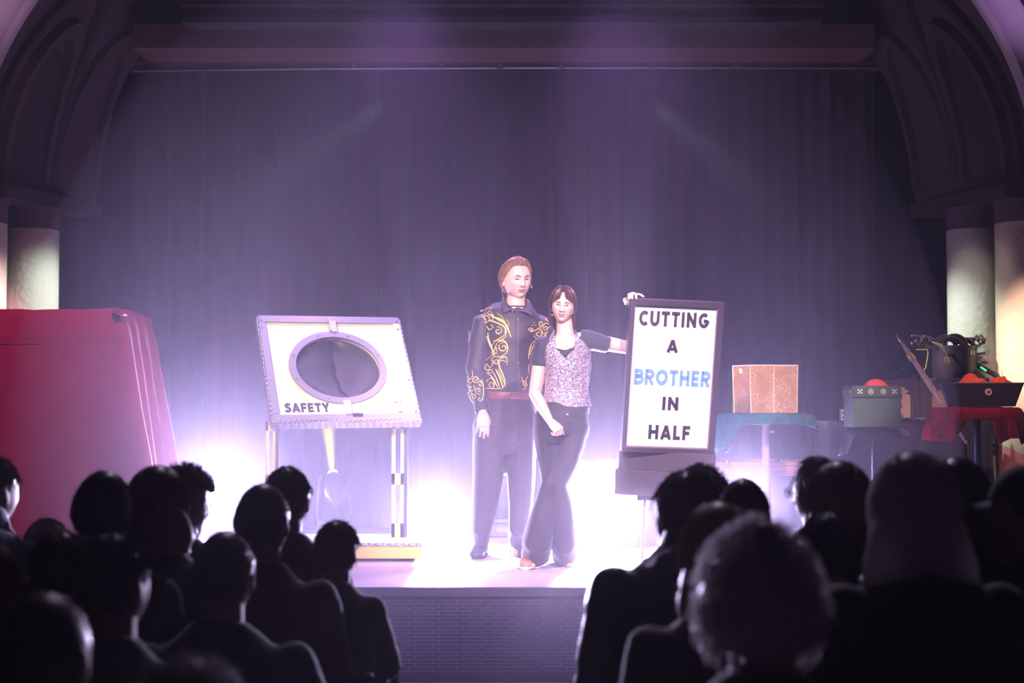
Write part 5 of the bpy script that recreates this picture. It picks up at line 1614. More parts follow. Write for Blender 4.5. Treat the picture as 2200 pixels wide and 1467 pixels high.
    def hit(x, y, lift=0.0):
        d = (q(x, y) - cp).normalized()
        h_ = tree.ray_cast(cp, d)
        p = h_[0] if h_[0] is not None else q(x, y, -0.1)
        return p - d * lift
    pl = MB()
    pts = [hit(1112 + (y - 672) * 0.01, y, 0.002) for y in range(682, 846, 8)]
    pl.tube(pts, [(0.017, 0.0035)] * len(pts), 8, side=S1)
    pl.build('placket', m_sh, t)
    for y in (686, 716, 748, 780, 808, 832):
        MB().lathe(hit(1113, y, 0.006), [(0.002, -0.002), (0.0055, -0.001), (0.0055, 0.001)], 14, axis='Y').build('button', mat('button_dark', (0.10, 0.07, 0.09), 0.25), t)
    # collar: two leaves and the dark undershirt
    for g in (-1, 1):
        c = MB()
        A = [q(1109 + g * 3 , 670, -0.085), q(1109 + g * 10, 684 - 2, -0.112) if g < 0 else q(1125, 680, -0.112)]
        if g < 0:
            L_ = [q(1086, 634, 0.02), q(1084, 640, -0.03), q(1093, 655, -0.075), q(1110, 668, -0.100)]
            O = [q(1078, 643, 0.03), q(1075, 652, -0.04), q(1081, 672, -0.095), q(1100, 664, -0.11)]
            O = [q(1080, 642, 0.035), q(1077, 652, -0.045), q(1080, 673, -0.10), q(1096, 663, -0.112)]
        else:
            L_ = [q(1129, 640, 0.02), q(1131, 646, -0.03), q(1126, 660, -0.075), q(1113, 669, -0.100)]
            O = [q(1137, 646, 0.035), q(1141, 656, -0.045), q(1147, 680, -0.095), q(1128, 668, -0.11)]
        c.grid(lambda u, v: (Vector(smoothpath([tuple(p) for p in L_], 6)[min(18, int(round(u * 18)))]) * (1 - v) + Vector(smoothpath([tuple(p) for p in O], 6)[min(18, int(round(u * 18)))]) * v), 18, 3)
        c.build('collar_leaf', m_sh, t, solid=0.004, sharp=180)
    b_ = MB(); b_.tube([q(1108, 660, 0.01), q(1108, 651, 0.012), q(1108, 642, 0.03)], [(0.074, 0.078), (0.070, 0.070), (0.072, 0.066)], 28, side=S1); 
    o = b_.build('collar_stand', m_sh, t, solid=0.0); cut(o, lambda c, n: c.y > YM + 0.01)
    u_ = MB(); u_.tube([q(1110, 692, -0.055), q(1111, 680, -0.052), q(1112, 673, -0.046)], [(0.045, 0.045), (0.044, 0.040), (0.040, 0.030)], 20, side=S1, round_=True); u_.build('undershirt', mat('undershirt', (0.05, 0.045, 0.06), 0.8), t)
    # belt
    bl = MB()
    rg = []
    for z0_, w_ in ((841, 1.02), (843, 1.06), (856, 1.06), (858, 1.02)):
        rg.append([q(1091, z0_) + Vector((math.cos(a) * 50 * K * w_, math.sin(a) * 0.118 * w_, 0)) for a in [2 * PI * i / 48 for i in range(48)]])
    bl.rings(rg); bl.build('belt', mat('belt_brown', (0.22, 0.07, 0.06), 0.45), t)
    bk = hit(1106, 850, 0.016)
    mk = MB(); mk.tube([q(1106 + sx * 9, 850 + sz * 6, -0.135) for sx, sz in ((-1, -1), (1, -1), (1, 1), (-1, 1))], 0.003, 8, closed=True)
    mk.build('buckle', mat('buckle_metal', (0.45, 0.25, 0.2), 0.3, metal=0.6), t)
    # trousers
    m_tr = mat('trousers_black', (0.040, 0.026, 0.042), 0.7, sheen=0.3, bump=0.05, bscale=200)
    s = MB()
    s.tube([q(1088, 975, 0), q(1086, 950, 0), q(1086, 915, 0), q(1089, 880, 0), q(1091, 853, 0)], [(58 * K, 0.09), (68 * K, 0.125), (70 * K, 0.135), (60 * K, 0.130), (49.5 * K, 0.120)], 36, side=S1)
    s.tube([q(1056, 925, 0), q(1050, 970, -0.005), q(1048, 1030, -0.015), q(1042, 1085, -0.01), q(1036, 1130, 0.0), P(1033, 1171, fl.y + 0.05)], [(0.112, 0.118), (0.102, 0.11), (0.094, 0.10), (0.080, 0.088), (0.062, 0.078), (0.045, 0.066)], 28, side=S1)
    s.tube([q(1115, 925, 0.01), q(1120, 970, 0.01), q(1120, 1030, 0.0), q(1118, 1085, 0.0), q(1114, 1130, 0.02), P(1111, 1172, fr.y + 0.05)], [(0.110, 0.115), (0.098, 0.11), (0.088, 0.10), (0.074, 0.088), (0.062, 0.078), (0.052, 0.066)], 28, side=S1)
    s.build('trousers', m_tr, t, voxel=0.008, relax=4, wrinkle=(0.007, 9, 2.5))
    # socks and shoes
    for f, ang in ((fl, -8), (fr, 14)):
        R = Matrix.Rotation(math.radians(ang), 4, 'Z'); T = Matrix.Translation(f) @ R
        so = MB(); so.tube([T @ Vector((0, 0.045, 0.115)), T @ Vector((0, 0.045, 0.06)), T @ Vector((0, 0.02, 0.045))], [0.044, 0.046, 0.044], 16); so.build('sock', mat('sock_white', (0.85, 0.8, 0.85), 0.8), t)
        u = MB(); u.tube([T @ Vector((0, 0.105, 0.045)), T @ Vector((0, 0.06, 0.055)), T @ Vector((0, 0.0, 0.053)), T @ Vector((0, -0.07, 0.040)), T @ Vector((0, -0.135, 0.030))], [(0.036, 0.042), (0.043, 0.052), (0.046, 0.046), (0.052, 0.033), (0.044, 0.024)], 20, side=tuple(R.to_3x3() @ Vector((1, 0, 0))), round_=True)
        sh = u.build('shoe', mat('shoe_black', (0.03, 0.03, 0.04), 0.35), t, fn=lambda p: Vector((p.x, p.y, max(p.z, ZS + 0.010))))
        w = MB(); w.tube([T @ Vector((0, 0.13, 0.009)), T @ Vector((0, 0.06, 0.009)), T @ Vector((0, -0.04, 0.009)), T @ Vector((0, -0.10, 0.009)), T @ Vector((0, -0.165, 0.009))], [(0.030, 0.008), (0.042, 0.008), (0.047, 0.008), (0.052, 0.008), (0.030, 0.008)], 16, side=tuple(R.to_3x3() @ Vector((1, 0, 0)))); w.build('sole', mat('sole_dark', (0.02, 0.02, 0.03), 0.6), sh)
    # gold embroidery: raised cords lying on the cloth
    m_go = mat('gold_embroidery', (0.90, 0.56, 0.16), 0.42, metal=0.15, bump=0.3, bscale=300)
    def cr(x, y): return (950 + x / 3.6675, 520 + y / 3.6675)
    def spiral(cx, cy, r0, turns, a0, dirn=1, n=22):
        return [(cx + r0 * (1 - 0.85 * i / n) * math.cos(math.radians(a0) + dirn * turns * 2 * PI * i / n), cy + r0 * (1 - 0.85 * i / n) * math.sin(math.radians(a0) + dirn * turns * 2 * PI * i / n)) for i in range(n + 1)]
    curves = [
        # right breast: leaf spray from the shoulder down
        ([(300, 545), (340, 530), (390, 520), (350, 560), (310, 590)], 5), ([(360, 560), (400, 590), (460, 610), (510, 660), (540, 750)], 9), ([(380, 545), (420, 600), (490, 640), (520, 700), (545, 745)], 6),
        ([(330, 640), (380, 620), (440, 640), (490, 670), (500, 720), (450, 760), (400, 780)], 8), (spiral(380, 600, 34, 1.1, 200), 5), (spiral(345, 600, 30, 1.0, 60, -1), 5), (spiral(440, 700, 34, 1.3, 250), 6),
        ([(350, 660), (370, 690), (400, 670), (380, 650)], 7), ([(490, 700), (500, 740), (470, 770), (420, 780), (390, 820)], 6), ([(360, 710), (365, 760), (390, 830), (405, 900)], 8), ([(350, 740), (370, 800), (400, 860)], 6),
        (spiral(480, 830, 42, 1.4, 300, -1), 7), ([(410, 900), (450, 905), (500, 880), (515, 830), (490, 780), (440, 790), (410, 850), (410, 900)], 7), ([(405, 860), (425, 830), (430, 870), (410, 885)], 4),
        ([(410, 900), (390, 930), (430, 960), (470, 930), (510, 950)], 6), (spiral(430, 940, 22, 1.0, 100), 4), ([(515, 945), (500, 905), (450, 925), (450, 980), (480, 1050), (495, 1110), (470, 1155)], 8),
        ([(410, 930), (380, 990), (350, 960), (340, 1000), (380, 1010), (400, 1000)], 5), (spiral(375, 1010, 26, 1.0, 0), 5), ([(420, 1000), (450, 1060), (480, 1150)], 8), ([(400, 1020), (430, 1080), (455, 1150)], 6),
        ([(350, 1030), (390, 1060), (420, 1110), (440, 1150)], 7), ([(345, 1100), (380, 1070), (410, 1100), (400, 1150), (350, 1150)], 6), (spiral(390, 1120, 24, 1.0, 90), 5), ([(345, 1150), (400, 1155), (470, 1155)], 5),
        ([(500, 600), (525, 640), (520, 665)], 3), ([(430, 560), (470, 590), (500, 640)], 4), ([(300, 560), (330, 600), (350, 640)], 4), ([(440, 1000), (470, 1070), (500, 1140)], 5), ([(345, 930), (390, 890), (410, 840)], 3),
        # left breast
        ([(680, 690), (720, 700), (770, 670), (820, 640), (850, 650)], 6), (spiral(700, 695, 22, 1.0, 200), 5), (spiral(780, 640, 26, 1.0, 30), 5), (spiral(760, 720, 36, 1.3, 240), 7), ([(810, 600), (840, 630), (850, 660), (820, 690)], 6),
        ([(720, 740), (760, 765), (800, 750), (830, 700)], 7), ([(760, 765), (715, 790), (690, 840), (680, 920)], 9), ([(740, 790), (710, 830), (690, 890)], 5), (spiral(820, 680, 22, 1, 120), 4), ([(690, 960), (680, 1000), (690, 1040)], 5),
        ([(610, 1100), (640, 1090), (660, 1130), (640, 1170)], 4), (spiral(650, 1110, 26, 1.0, 20), 4), ([(625, 1060), (640, 1110), (665, 1160)], 4), ([(680, 1050), (660, 1090), (670, 1140)], 5),
        # sleeve cuff
        ([(235, 1005), (240, 1050), (220, 1080), (195, 1060)], 5), (spiral(215, 1090, 24, 1.0, 0), 5), (spiral(265, 1080, 30, 1.2, 90), 6), (spiral(300, 1120, 26, 1.1, 200), 5), (spiral(230, 1150, 30, 1.1, 300), 6),
        (spiral(285, 1170, 30, 1.2, 60), 5), (spiral(245, 1220, 26, 1.2, 180), 5), ([(200, 1180), (225, 1240), (260, 1275), (310, 1250), (325, 1190), (320, 1110), (290, 1080)], 6), (spiral(295, 1235, 18, 1.0, 0), 4), ([(195, 1120), (215, 1160), (205, 1200)], 4),
        ([(210, 700), (215, 740), (205, 790)], 3),
    ]
    gs = [MB(), MB(), MB()]
    for pts, w in curves:
        ax_ = sum(p[0] for p in pts) / len(pts); ay_ = sum(p[1] for p in pts) / len(pts)
        g = gs[2 if (ax_ < 335 and ay_ > 1000) else 1 if ax_ > 580 else 0]
        pp = smoothpath(pts, 4) if len(pts) < 15 else pts
        wr_ = [hit(*cr(*p), 0.0015) for p in pp]
        # skip jumps where the ray leaves the cloth
        run = [wr_[0]]; runs = []
        for a, c in zip(wr_, wr_[1:]):
            if (a - c).length > 0.06:
                runs.append(run); run = [c]
            else:
                run.append(c)
        runs.append(run)
        for rn in runs:
            if len(rn) > 2:
                m = len(rn); wm = w * 0.62 / 3.6675 * K
                g.tube(rn, [(wm * (0.35 + 0.9 * math.sin(PI * min(1, (i + 0.6) / m)) ** 0.8), 0.0022) for i in range(m)], 6, side=tuple(Vector((0.7, -0.1, 0.7))))
    for i in range(46):
        rr = random.Random(i)
        x, y = rr.choice([(rr.uniform(340, 530), rr.uniform(540, 1150)), (rr.uniform(200, 325), rr.uniform(1040, 1270)), (rr.uniform(700, 840), rr.uniform(620, 760))])
        gs[2 if (x < 335 and y > 1000) else 1 if x > 580 else 0].ball(hit(*cr(x, y), 0.001), 0.0032, 6, 4)
    for g in gs:
        sub(g.build('embroidery', m_go, t), 'gold scroll embroidery')
man()
# ------------------------------------------------------------------ the woman
def woman():
    YW = 8.10
    K = YW / FPX
    def q(x, y, dy=0.0): return P(x, y, YW + dy)
    S1 = (1, 0, 0)
    fl, fr = G(1139, 1219, ZS), G(1213, 1211, ZS)
    t = thing('person', 'woman in sequinned halter top and flared black trousers holding the placard', 'person', (q(1190, 900).x, YW, ZS))
    Mh = Matrix.Translation(q(1210, 658, -0.02)) @ Matrix.Rotation(math.radians(-6), 4, 'Z') @ Matrix.Rotation(math.radians(3), 4, 'X') @ Matrix.Rotation(math.radians(5), 4, 'Y')
    hk = 0.86
    b = MB()
    head_mb(b, Mh, hk, (110, 84), female=True)
    b.tube([q(1214, 728, 0.0), q(1214, 712, 0.005), q(1213, 694, 0.01), q(1212, 678, 0.01)], [0.060, 0.050, 0.047, 0.048], 24)
    b.tube([q(1205, 935), q(1206, 905), q(1214, 862), q(1218, 830), q(1219, 790), q(1216, 760), q(1213, 735), q(1213, 722)],
           [(0.09, 0.06), (0.145, 0.098), (0.115, 0.085), (0.108, 0.080), (0.120, 0.092), (0.128, 0.093), (0.118, 0.066), (0.060, 0.050)], 32, side=S1)
    sh1, el1, wr1 = q(1165, 743, 0.0), q(1149, 846, -0.01), q(1181, 903, -0.14)
    c_ = SIGN_CORNER
    sh2, el2 = q(1262, 730, 0.0), q(1378, 752, 0.10)
    wr2 = c_ + Vector((0.018, 0.085, -0.055))
    b.tube([sh1 + Vector((0.04, 0, 0)), sh1, sh1.lerp(el1, 0.5), sh1.lerp(el1, 0.85), el1, el1.lerp(wr1, 0.3), el1.lerp(wr1, 0.7), wr1], [0.045, 0.046, 0.041, 0.036, 0.035, 0.036, 0.029, 0.022], 18, round_=True)
    b.tube([sh2 - Vector((0.04, 0, 0)), sh2, sh2.lerp(el2, 0.5), sh2.lerp(el2, 0.85), el2, el2.lerp(wr2, 0.4), wr2], [0.045, 0.046, 0.042, 0.036, 0.034, 0.032, 0.021], 18, round_=True)
    hand_mb(b, wr1, (0.75, -0.45, -0.80), (-0.35, 0.85, -0.75), (0.9, 0.0, 0.35), 0.94, (55, 78, 50), 1, (22, 5))
    # hand over the corner of the placard
    b.tube([wr2, wr2 + Vector((0, -0.01, 0.02)), c_ + Vector((0.018, 0.045, 0.008))], [(0.021, 0.015), (0.028, 0.015), (0.032, 0.013)], 14, side=S1, round_=True)
    def fing(pts, r):
        b.tube([c_ + Vector(p) for p in pts], [r * 1.05] + [r] * (len(pts) - 2) + [r * 0.85], 10, round_=True)
    fing([(0.040, 0.040, 0.010), (0.046, 0.010, 0.020), (0.060, -0.010, 0.014), (0.072, -0.022, 0.004)], 0.0080)
    fing([(0.028, 0.040, 0.012), (0.030, 0.008, 0.022), (0.031, -0.028, 0.014), (0.031, -0.036, -0.008)], 0.0085)
    fing([(0.012, 0.040, 0.012), (0.011, 0.008, 0.022), (0.010, -0.028, 0.014), (0.010, -0.036, -0.007)], 0.0085)
    fing([(-0.004, 0.040, 0.010), (-0.008, 0.006, 0.019), (-0.009, -0.024, 0.010), (-0.007, -0.032, -0.008)], 0.0078)
    fing([(0.000, 0.070, -0.020), (-0.026, 0.040, -0.004), (-0.034, 0.012, -0.010), (-0.026, -0.005, -0.038)], 0.0088)
    la = fl + Vector((0, 0.05, 0.08)); ra = fr + Vector((0, 0.05, 0.08))
    for hp, kn, an, f in ((q(1178, 930), q(1183, 1035, 0.01), la, fl), (q(1230, 930), q(1197, 1040, -0.03), ra, fr)):
        b.tube([hp, hp.lerp(kn, 0.5), kn, kn.lerp(an, 0.5), an], [0.072, 0.058, 0.040, 0.042, 0.030], 16, round_=True)
        b.tube([an, f + Vector((0, 0.02, 0.035)), f + Vector((0, -0.10, 0.025))], [(0.030, 0.03), (0.032, 0.03), (0.030, 0.016)], 14, round_=True)
    b.build('body', SKIN, t, voxel=0.0038, relax=1)
    dark = hair_material('hair_dark_brown', (0.05, 0.022, 0.022), (0.14, 0.06, 0.055), 0.35, 0.15)
    face_parts(t, Mh, hk, mat('brow_dark', (0.10, 0.05, 0.05), 0.7), female=True, smile=1.0, open_=0.75)
    h = MB(); r = random.Random(5)
    rings = []
    for j in range(24):
        row = []
        for i in range(72):
            az = 360 * i / 72 - 180; aa = abs(az)
            low = 50 if aa < 30 else 50 - (aa - 30) * 1.0 if aa < 80 else 0 - (aa - 80) * 1.4 if aa < 105 else -36
            el = low + (89 - low) * j / 23
            row.append(Mh @ (head_point(az, el, True, (0.003 + 0.013 * min(1, j / 3)) + 0.0015 * math.sin(az * 0.6)) * hk))
        rings.append(row)
    h.rings(rings)
    for i in range(420):
        side = r.choice((-1, 1)); u = r.random()
        if i < 130:     # parted fringe
            path = [(side * 2, 80, 0.016), (side * (4 + 16 * u), 62, 0.028), (side * (10 + 30 * u), 38, 0.026), (side * (14 + 42 * u), 22 - 16 * u + 5 * r.random(), 0.014)]
            strand(h, Mh, hk, path, 0.0013 + 0.0010 * r.random(), female=True, jit=0.0008, rnd=r)
        elif i < 330:   # falling at the sides, face framing
            path = [(side * 5, 84, 0.014), (side * (40 + 20 * u), 62, 0.026), (side * (62 + 30 * u), 28, 0.024), (side * (70 + 40 * u), -4, 0.020), (side * (74 + 50 * u), -24, 0.016)]
            strand(h, Mh, hk, path, 0.0018 + 0.0012 * r.random(), female=True, jit=0.001, rnd=r, hang=(0.01 + 0.07 * r.random()) if u < 0.5 else 0.02, drift=(side * 0.004, 0.02))
        else:           # gathered at the nape
            path = [(side * 10, 84, 0.014), (side * (100 + 40 * u), 55, 0.020), (side * (125 + 40 * u), 10, 0.020), (side * 165, -25, 0.018)]
            strand(h, Mh, hk, path, 0.0024, female=True, jit=0.001, rnd=r)
    h.build('hair', dark, t)
    er = Mh @ (Vector((0.078, 0.0, -0.040)) * hk)
    MB().ball(er, 0.0045, 10, 8).build('earring', mat('silver_trim', (0.8, 0.78, 0.8), 0.35), t)
    mcn = MB(); mcn.tube([Mh @ (Vector(v) * hk) for v in ((0.080, 0.0, -0.02), (0.074, -0.04, -0.045), (0.060, -0.070, -0.056))], 0.0014, 6); mcn.ball(Mh @ (Vector((0.058, -0.073, -0.057)) * hk), 0.0035, 8, 6)
    mcn.build('headset_microphone', M_LID, t)
    pn = MB(); pn.ball(q(1216, 743, -0.103), 0.005, 10, 8); pn.build('pendant', mat('pendant_pale', (0.75, 0.72, 0.7), 0.3, metal=0.5), t)
    # tee
    m_tee = mat('tee_navy_black', (0.030, 0.026, 0.045), 0.75, sheen=0.3)
    s = MB()
    s.tube([q(1216, 872), q(1216, 862), q(1218, 830), q(1219, 790), q(1216, 760), q(1213, 738), q(1213, 724), q(1213, 714)],
           [(0.120, 0.090), (0.121, 0.091), (0.115, 0.087), (0.128, 0.100), (0.134, 0.100), (0.130, 0.078), (0.090, 0.062), (0.062, 0.056)], 40, side=S1)
    he1 = sh1.lerp(el1, 0.42); he2 = q(1307, 741, 0.02)
    s.tube([sh1 + Vector((0.06, 0, 0.012)), sh1 + Vector((0, 0, 0.0)), sh1.lerp(he1, 0.5), he1], [0.050, 0.058, 0.053, 0.050], 22)
    s.tube([sh2 - Vector((0.06, 0, -0.012)), sh2 + Vector((0, 0, 0.0)), sh2.lerp(he2, 0.5), he2], [0.050, 0.060, 0.053, 0.047], 22)
    tee = s.build('tee_shirt', m_tee, t, voxel=0.006, relax=3, wrinkle=(0.003, 12, 12))
    cp = Vector((0, 0, EYE)); th = PITCH
    def px(c):
        z = c.z - EYE
        fw = c.y * math.cos(th) + z * math.sin(th); up = -c.y * math.sin(th) + z * math.cos(th)
        return 1100 + FPX * c.x / fw, 733.5 - FPX * up / fw
    def lerp_tab(tab, y):
        if y <= tab[0][0]: return tab[0][1]
        for a, c in zip(tab, tab[1:]):
            if y <= c[0]: return a[1] + (c[1] - a[1]) * (y - a[0]) / (c[0] - a[0])
        return tab[-1][1]
    neckL = [(690, 1170), (722, 1176), (735, 1184), (748, 1195), (752, 1214)]
    neckR = [(690, 1255), (712, 1248), (735, 1240), (746, 1232), (752, 1214)]
    def keep(c, n):
        x, y = px(c)
        if c.y < YW + 0.01:
            if y < 752 and lerp_tab(neckL, y) < x < lerp_tab(neckR, y): return False
        if y < 722 and abs(x - 1213) < 36: return False
        return True
    cut(tee, keep)
    # halter top of sequins
    m_sq = mat('sequin_cloth', (0.5, 0.4, 0.6), 0.28, metal=0.35)
    nt, bb = nodes(m_sq)
    tc = nt.nodes.new('ShaderNodeTexCoord'); vo = nt.nodes.new('ShaderNodeTexVoronoi'); vo.inputs['Scale'].default_value = 330
    nt.links.new(tc.outputs['Object'], vo.inputs['Vector'])
    sp = nt.nodes.new('ShaderNodeSeparateColor'); nt.links.new(vo.outputs['Color'], sp.inputs[0])
    cr = nt.nodes.new('ShaderNodeValToRGB'); cr.color_ramp.interpolation = 'CONSTANT'
    cols = [(0.02, 0.04, 0.35), (0.85, 0.75, 0.95), (0.62, 0.22, 0.10), (0.16, 0.10, 0.45), (0.05, 0.30, 0.22), (1.0, 0.95, 1.0), (0.45, 0.16, 0.42), (0.20, 0.18, 0.32), (0.9, 0.6, 0.35)]
    el_ = cr.color_ramp.elements
    el_[0].position = 0; el_[0].color = (*cols[0], 1); el_[1].position = 0.11; el_[1].color = (*cols[1], 1)
    for k_, c_2 in enumerate(cols[2:]):
        e_ = el_.new(0.22 + 0.11 * k_); e_.color = (*c_2, 1)
    nt.links.new(sp.outputs[0], cr.inputs[0]); nt.links.new(cr.outputs[0], bb.inputs['Base Color'])
    vm = nt.nodes.new('ShaderNodeVectorMath'); vm.operation = 'SUBTRACT'; vm.inputs[1].default_value = (0.5, 0.5, 0.5)
    v2 = nt.nodes.new('ShaderNodeVectorMath'); v2.operation = 'SCALE'; v2.inputs['Scale'].default_value = 0.9
    v3 = nt.nodes.new('ShaderNodeVectorMath'); v3.operation = 'ADD'; v4 = nt.nodes.new('ShaderNodeVectorMath'); v4.operation = 'NORMALIZE'
    ge = nt.nodes.new('ShaderNodeNewGeometry')
    nt.links.new(vo.outputs['Color'], vm.inputs[0]); nt.links.new(vm.outputs[0], v2.inputs[0]); nt.links.new(v2.outputs[0], v3.inputs[0]); nt.links.new(ge.outputs['Normal'], v3.inputs[1]); nt.links.new(v3.outputs[0], v4.inputs[0]); nt.links.new(v4.outputs[0], bb.inputs['Normal'])
    s = MB()
    s.tube([q(1219, 880), q(1219, 873), q(1217, 850), q(1218, 828), q(1220, 790), q(1217, 762), q(1214, 738), q(1213, 724), q(1213, 706)],
           [(0.141, 0.104), (0.139, 0.103), (0.129, 0.096), (0.124, 0.093), (0.136, 0.108), (0.142, 0.108), (0.137, 0.086), (0.088, 0.070), (0.058, 0.060)], 44, side=S1)
    ha = s.build('halter_top', m_sq, t, voxel=0.005, relax=2, wrinkle=(0.0015, 14, 14))
    outL = [(700, 1188), (708, 1186), (722, 1181), (740, 1174), (755, 1170), (780, 1160), (800, 1100)]
    outR = [(700, 1238), (708, 1240), (724, 1252), (740, 1262), (757, 1270), (782, 1284), (800, 1330)]
    inL = [(700, 1193), (722, 1191.5), (748, 1194), (770, 1214.5)]
    inR = [(700, 1234), (711, 1236), (746, 1236), (770, 1214.5)]
    def keep2(c, n):
        x, y = px(c)
        if c.y < YW + 0.02:
            if y > 873.5: return False
            if not (lerp_tab(outL, y) < x < lerp_tab(outR, y)): return False
            if y < 770 and lerp_tab(inL, y) < x < lerp_tab(inR, y): return False
            return True
        if y > 873.5: return False
        return y > 790 or (y < 712 and False)
    cut(ha, keep2)
    # trousers
    m_tr = mat('flared_trousers', (0.034, 0.024, 0.042), 0.7, sheen=0.35, bump=0.05, bscale=200)
    s = MB()
    s.tube([q(1205, 950, 0), q(1205, 930, 0), q(1207, 905, 0), q(1213, 885, 0), q(1218, 872, 0)], [(50 * K, 0.085), (60 * K, 0.110), (61 * K, 0.118), (53 * K, 0.110), (49 * K, 0.103)], 36, side=S1)
    s.tube([q(1174, 925, 0.0), q(1176, 965, 0.01), q(1178, 1000, 0.015), q(1183, 1035, 0.015), q(1177, 1075, 0.0), q(1164, 1120, -0.0), q(1155, 1160, 0.0), P(1150, 1192, fl.y + 0.03), P(1149, 1203, fl.y + 0.035)],
           [(29 * K, 0.085), (25 * K, 0.078), (21 * K, 0.070), (20 * K, 0.062), (25 * K, 0.072), (30 * K, 0.085), (32 * K, 0.095), (31 * K, 0.085), (30 * K, 0.08)], 30, side=S1)
    s.tube([q(1233, 915, 0.0), q(1226, 960, -0.02), q(1213, 1000, -0.035), q(1197, 1040, -0.04), q(1203, 1080, -0.01), q(1209, 1120, 0.02), q(1212, 1160, 0.05), P(1213, 1195, fr.y + 0.03), P(1214, 1200, fr.y + 0.035)],
           [(33 * K, 0.095), (29 * K, 0.085), (25 * K, 0.075), (21 * K, 0.064), (25 * K, 0.070), (26 * K, 0.080), (26 * K, 0.088), (27 * K, 0.080), (27 * K, 0.075)], 30, side=S1)
    s.build('trousers', m_tr, t, voxel=0.007, relax=3, wrinkle=(0.004, 9, 3))
    w_ = MB(); rg = []
    for yy, w in ((874, 1.0), (875, 1.02), (888, 1.04), (889, 1.01)):
        rg.append([q(1216 - (yy - 874) * 0.2, yy) + Vector((math.cos(a) * 50 * K * w, math.sin(a) * 0.106 * w, 0)) for a in [2 * PI * i / 44 for i in range(44)]])
    w_.rings(rg); w_.build('waistband', m_tr, t)
    MB().lathe(q(1219, 891, -0.116), [(0.003, -0.003), (0.008, -0.002), (0.008, 0.002)], 16, axis='Y').build('button', mat('button_metal', (0.4, 0.35, 0.42), 0.3, metal=0.8), t)
    for f, ang in ((fl, -12), (fr, 8)):
        R = Matrix.Rotation(math.radians(ang), 4, 'Z'); T = Matrix.Translation(f) @ R
        sd = tuple(R.to_3x3() @ Vector((1, 0, 0)))
        u = MB(); u.tube([T @ Vector((0, 0.11, 0.045)), T @ Vector((0, 0.06, 0.05)), T @ Vector((0, 0.0, 0.048)), T @ Vector((0, -0.06, 0.040)), T @ Vector((0, -0.105, 0.032))], [(0.034, 0.040), (0.040, 0.045), (0.043, 0.042), (0.047, 0.033), (0.040, 0.026)], 20, side=sd, round_=True)
        sh = u.build('shoe', mat('shoe_tan', (0.55, 0.20, 0.12), 0.55), t, fn=lambda p: Vector((p.x, p.y, max(p.z, ZS + 0.014))))
        w = MB(); w.tube([T @ Vector((0, 0.135, 0.010)), T @ Vector((0, 0.06, 0.010)), T @ Vector((0, -0.03, 0.010)), T @ Vector((0, -0.09, 0.010)), T @ Vector((0, -0.142, 0.010))], [(0.028, 0.009), (0.040, 0.009), (0.045, 0.009), (0.050, 0.009), (0.030, 0.009)], 16, side=sd); sub(w.build('sole', mat('sole_pale', (0.8, 0.7, 0.72), 0.6), sh), 'pale sole')
woman()
# ------------------------------------------------------------------ the audience, seen from behind
HAIRS = {
    'dark': hair_material('aud_hair_dark', (0.018, 0.010, 0.010), (0.045, 0.024, 0.022), 0.4, 0.2),
    'brown': hair_material('aud_hair_brown', (0.05, 0.022, 0.014), (0.13, 0.055, 0.03), 0.4, 0.3),
    'auburn': hair_material('aud_hair_auburn', (0.10, 0.030, 0.015), (0.26, 0.09, 0.04), 0.4, 0.4),
    'blond': hair_material('aud_hair_blond', (0.28, 0.15, 0.06), (0.52, 0.32, 0.16), 0.4, 0.45),
    'grey': hair_material('aud_hair_grey', (0.22, 0.20, 0.22), (0.42, 0.38, 0.42), 0.45, 0.45),
    'white': hair_material('aud_hair_white', (0.70, 0.66, 0.67), (0.92, 0.88, 0.90), 0.4, 0.6),
}
SKIN_A = mat('skin_audience', (0.20, 0.11, 0.09), 0.55)
CL = {
    'black': mat('jacket_black', (0.018, 0.015, 0.019), 0.8, sheen=0.35),
    'shiny': mat('jacket_nylon', (0.02, 0.016, 0.022), 0.38),
    'navy': mat('hoodie_navy', (0.02, 0.035, 0.085), 0.85, sheen=0.5),
    'plum': mat('jumper_plum', (0.035, 0.016, 0.026), 0.85, sheen=0.4),
    'grey': mat('jumper_grey', (0.05, 0.045, 0.05), 0.85, sheen=0.4),
    'trousers': mat('audience_trousers', (0.015, 0.014, 0.02), 0.85),
}
m_seat = mat('chair_dark', (0.012, 0.010, 0.012), 0.6)

CHAIR = []
def chair(x, y, seat_z=0.42):
    def parts():
        t = thing('audience_chair', 'dark chair lost in shadow under a spectator, its back covered by the coat', 'chair', (x, y, 0), 'audience chairs')
        MB().box((x, y, seat_z - 0.02), (0.42, 0.42, 0.035)).build('seat', m_seat, t, smooth=False, bevel=0.008)
        MB().box((x, y - 0.235, seat_z + 0.09), (0.30, 0.02, 0.12)).build('backrest', m_seat, t, smooth=False, bevel=0.008)
        for sx in (-1, 1):
            MB().tube([(x + sx * 0.18, y - 0.22, 0), (x + sx * 0.18, y - 0.20, seat_z - 0.03), (x + sx * 0.15, y - 0.237, seat_z + 0.14)], 0.011, 8).build('leg', m_seat, t)
            MB().tube([(x + sx * 0.18, y + 0.19, 0), (x + sx * 0.18, y + 0.18, seat_z - 0.03)], 0.011, 8).build('leg', m_seat, t)
        return t
    if not CHAIR:
        t = parts(); CHAIR.append((t, Vector((x, y, 0))))
        return t
    src, o = CHAIR[0]
    r = src.copy(); COL.objects.link(r); r.location = Vector((x, y, 0))
    for ch in list(src.children):
        c = ch.copy(); COL.objects.link(c); c.parent = r
    return r

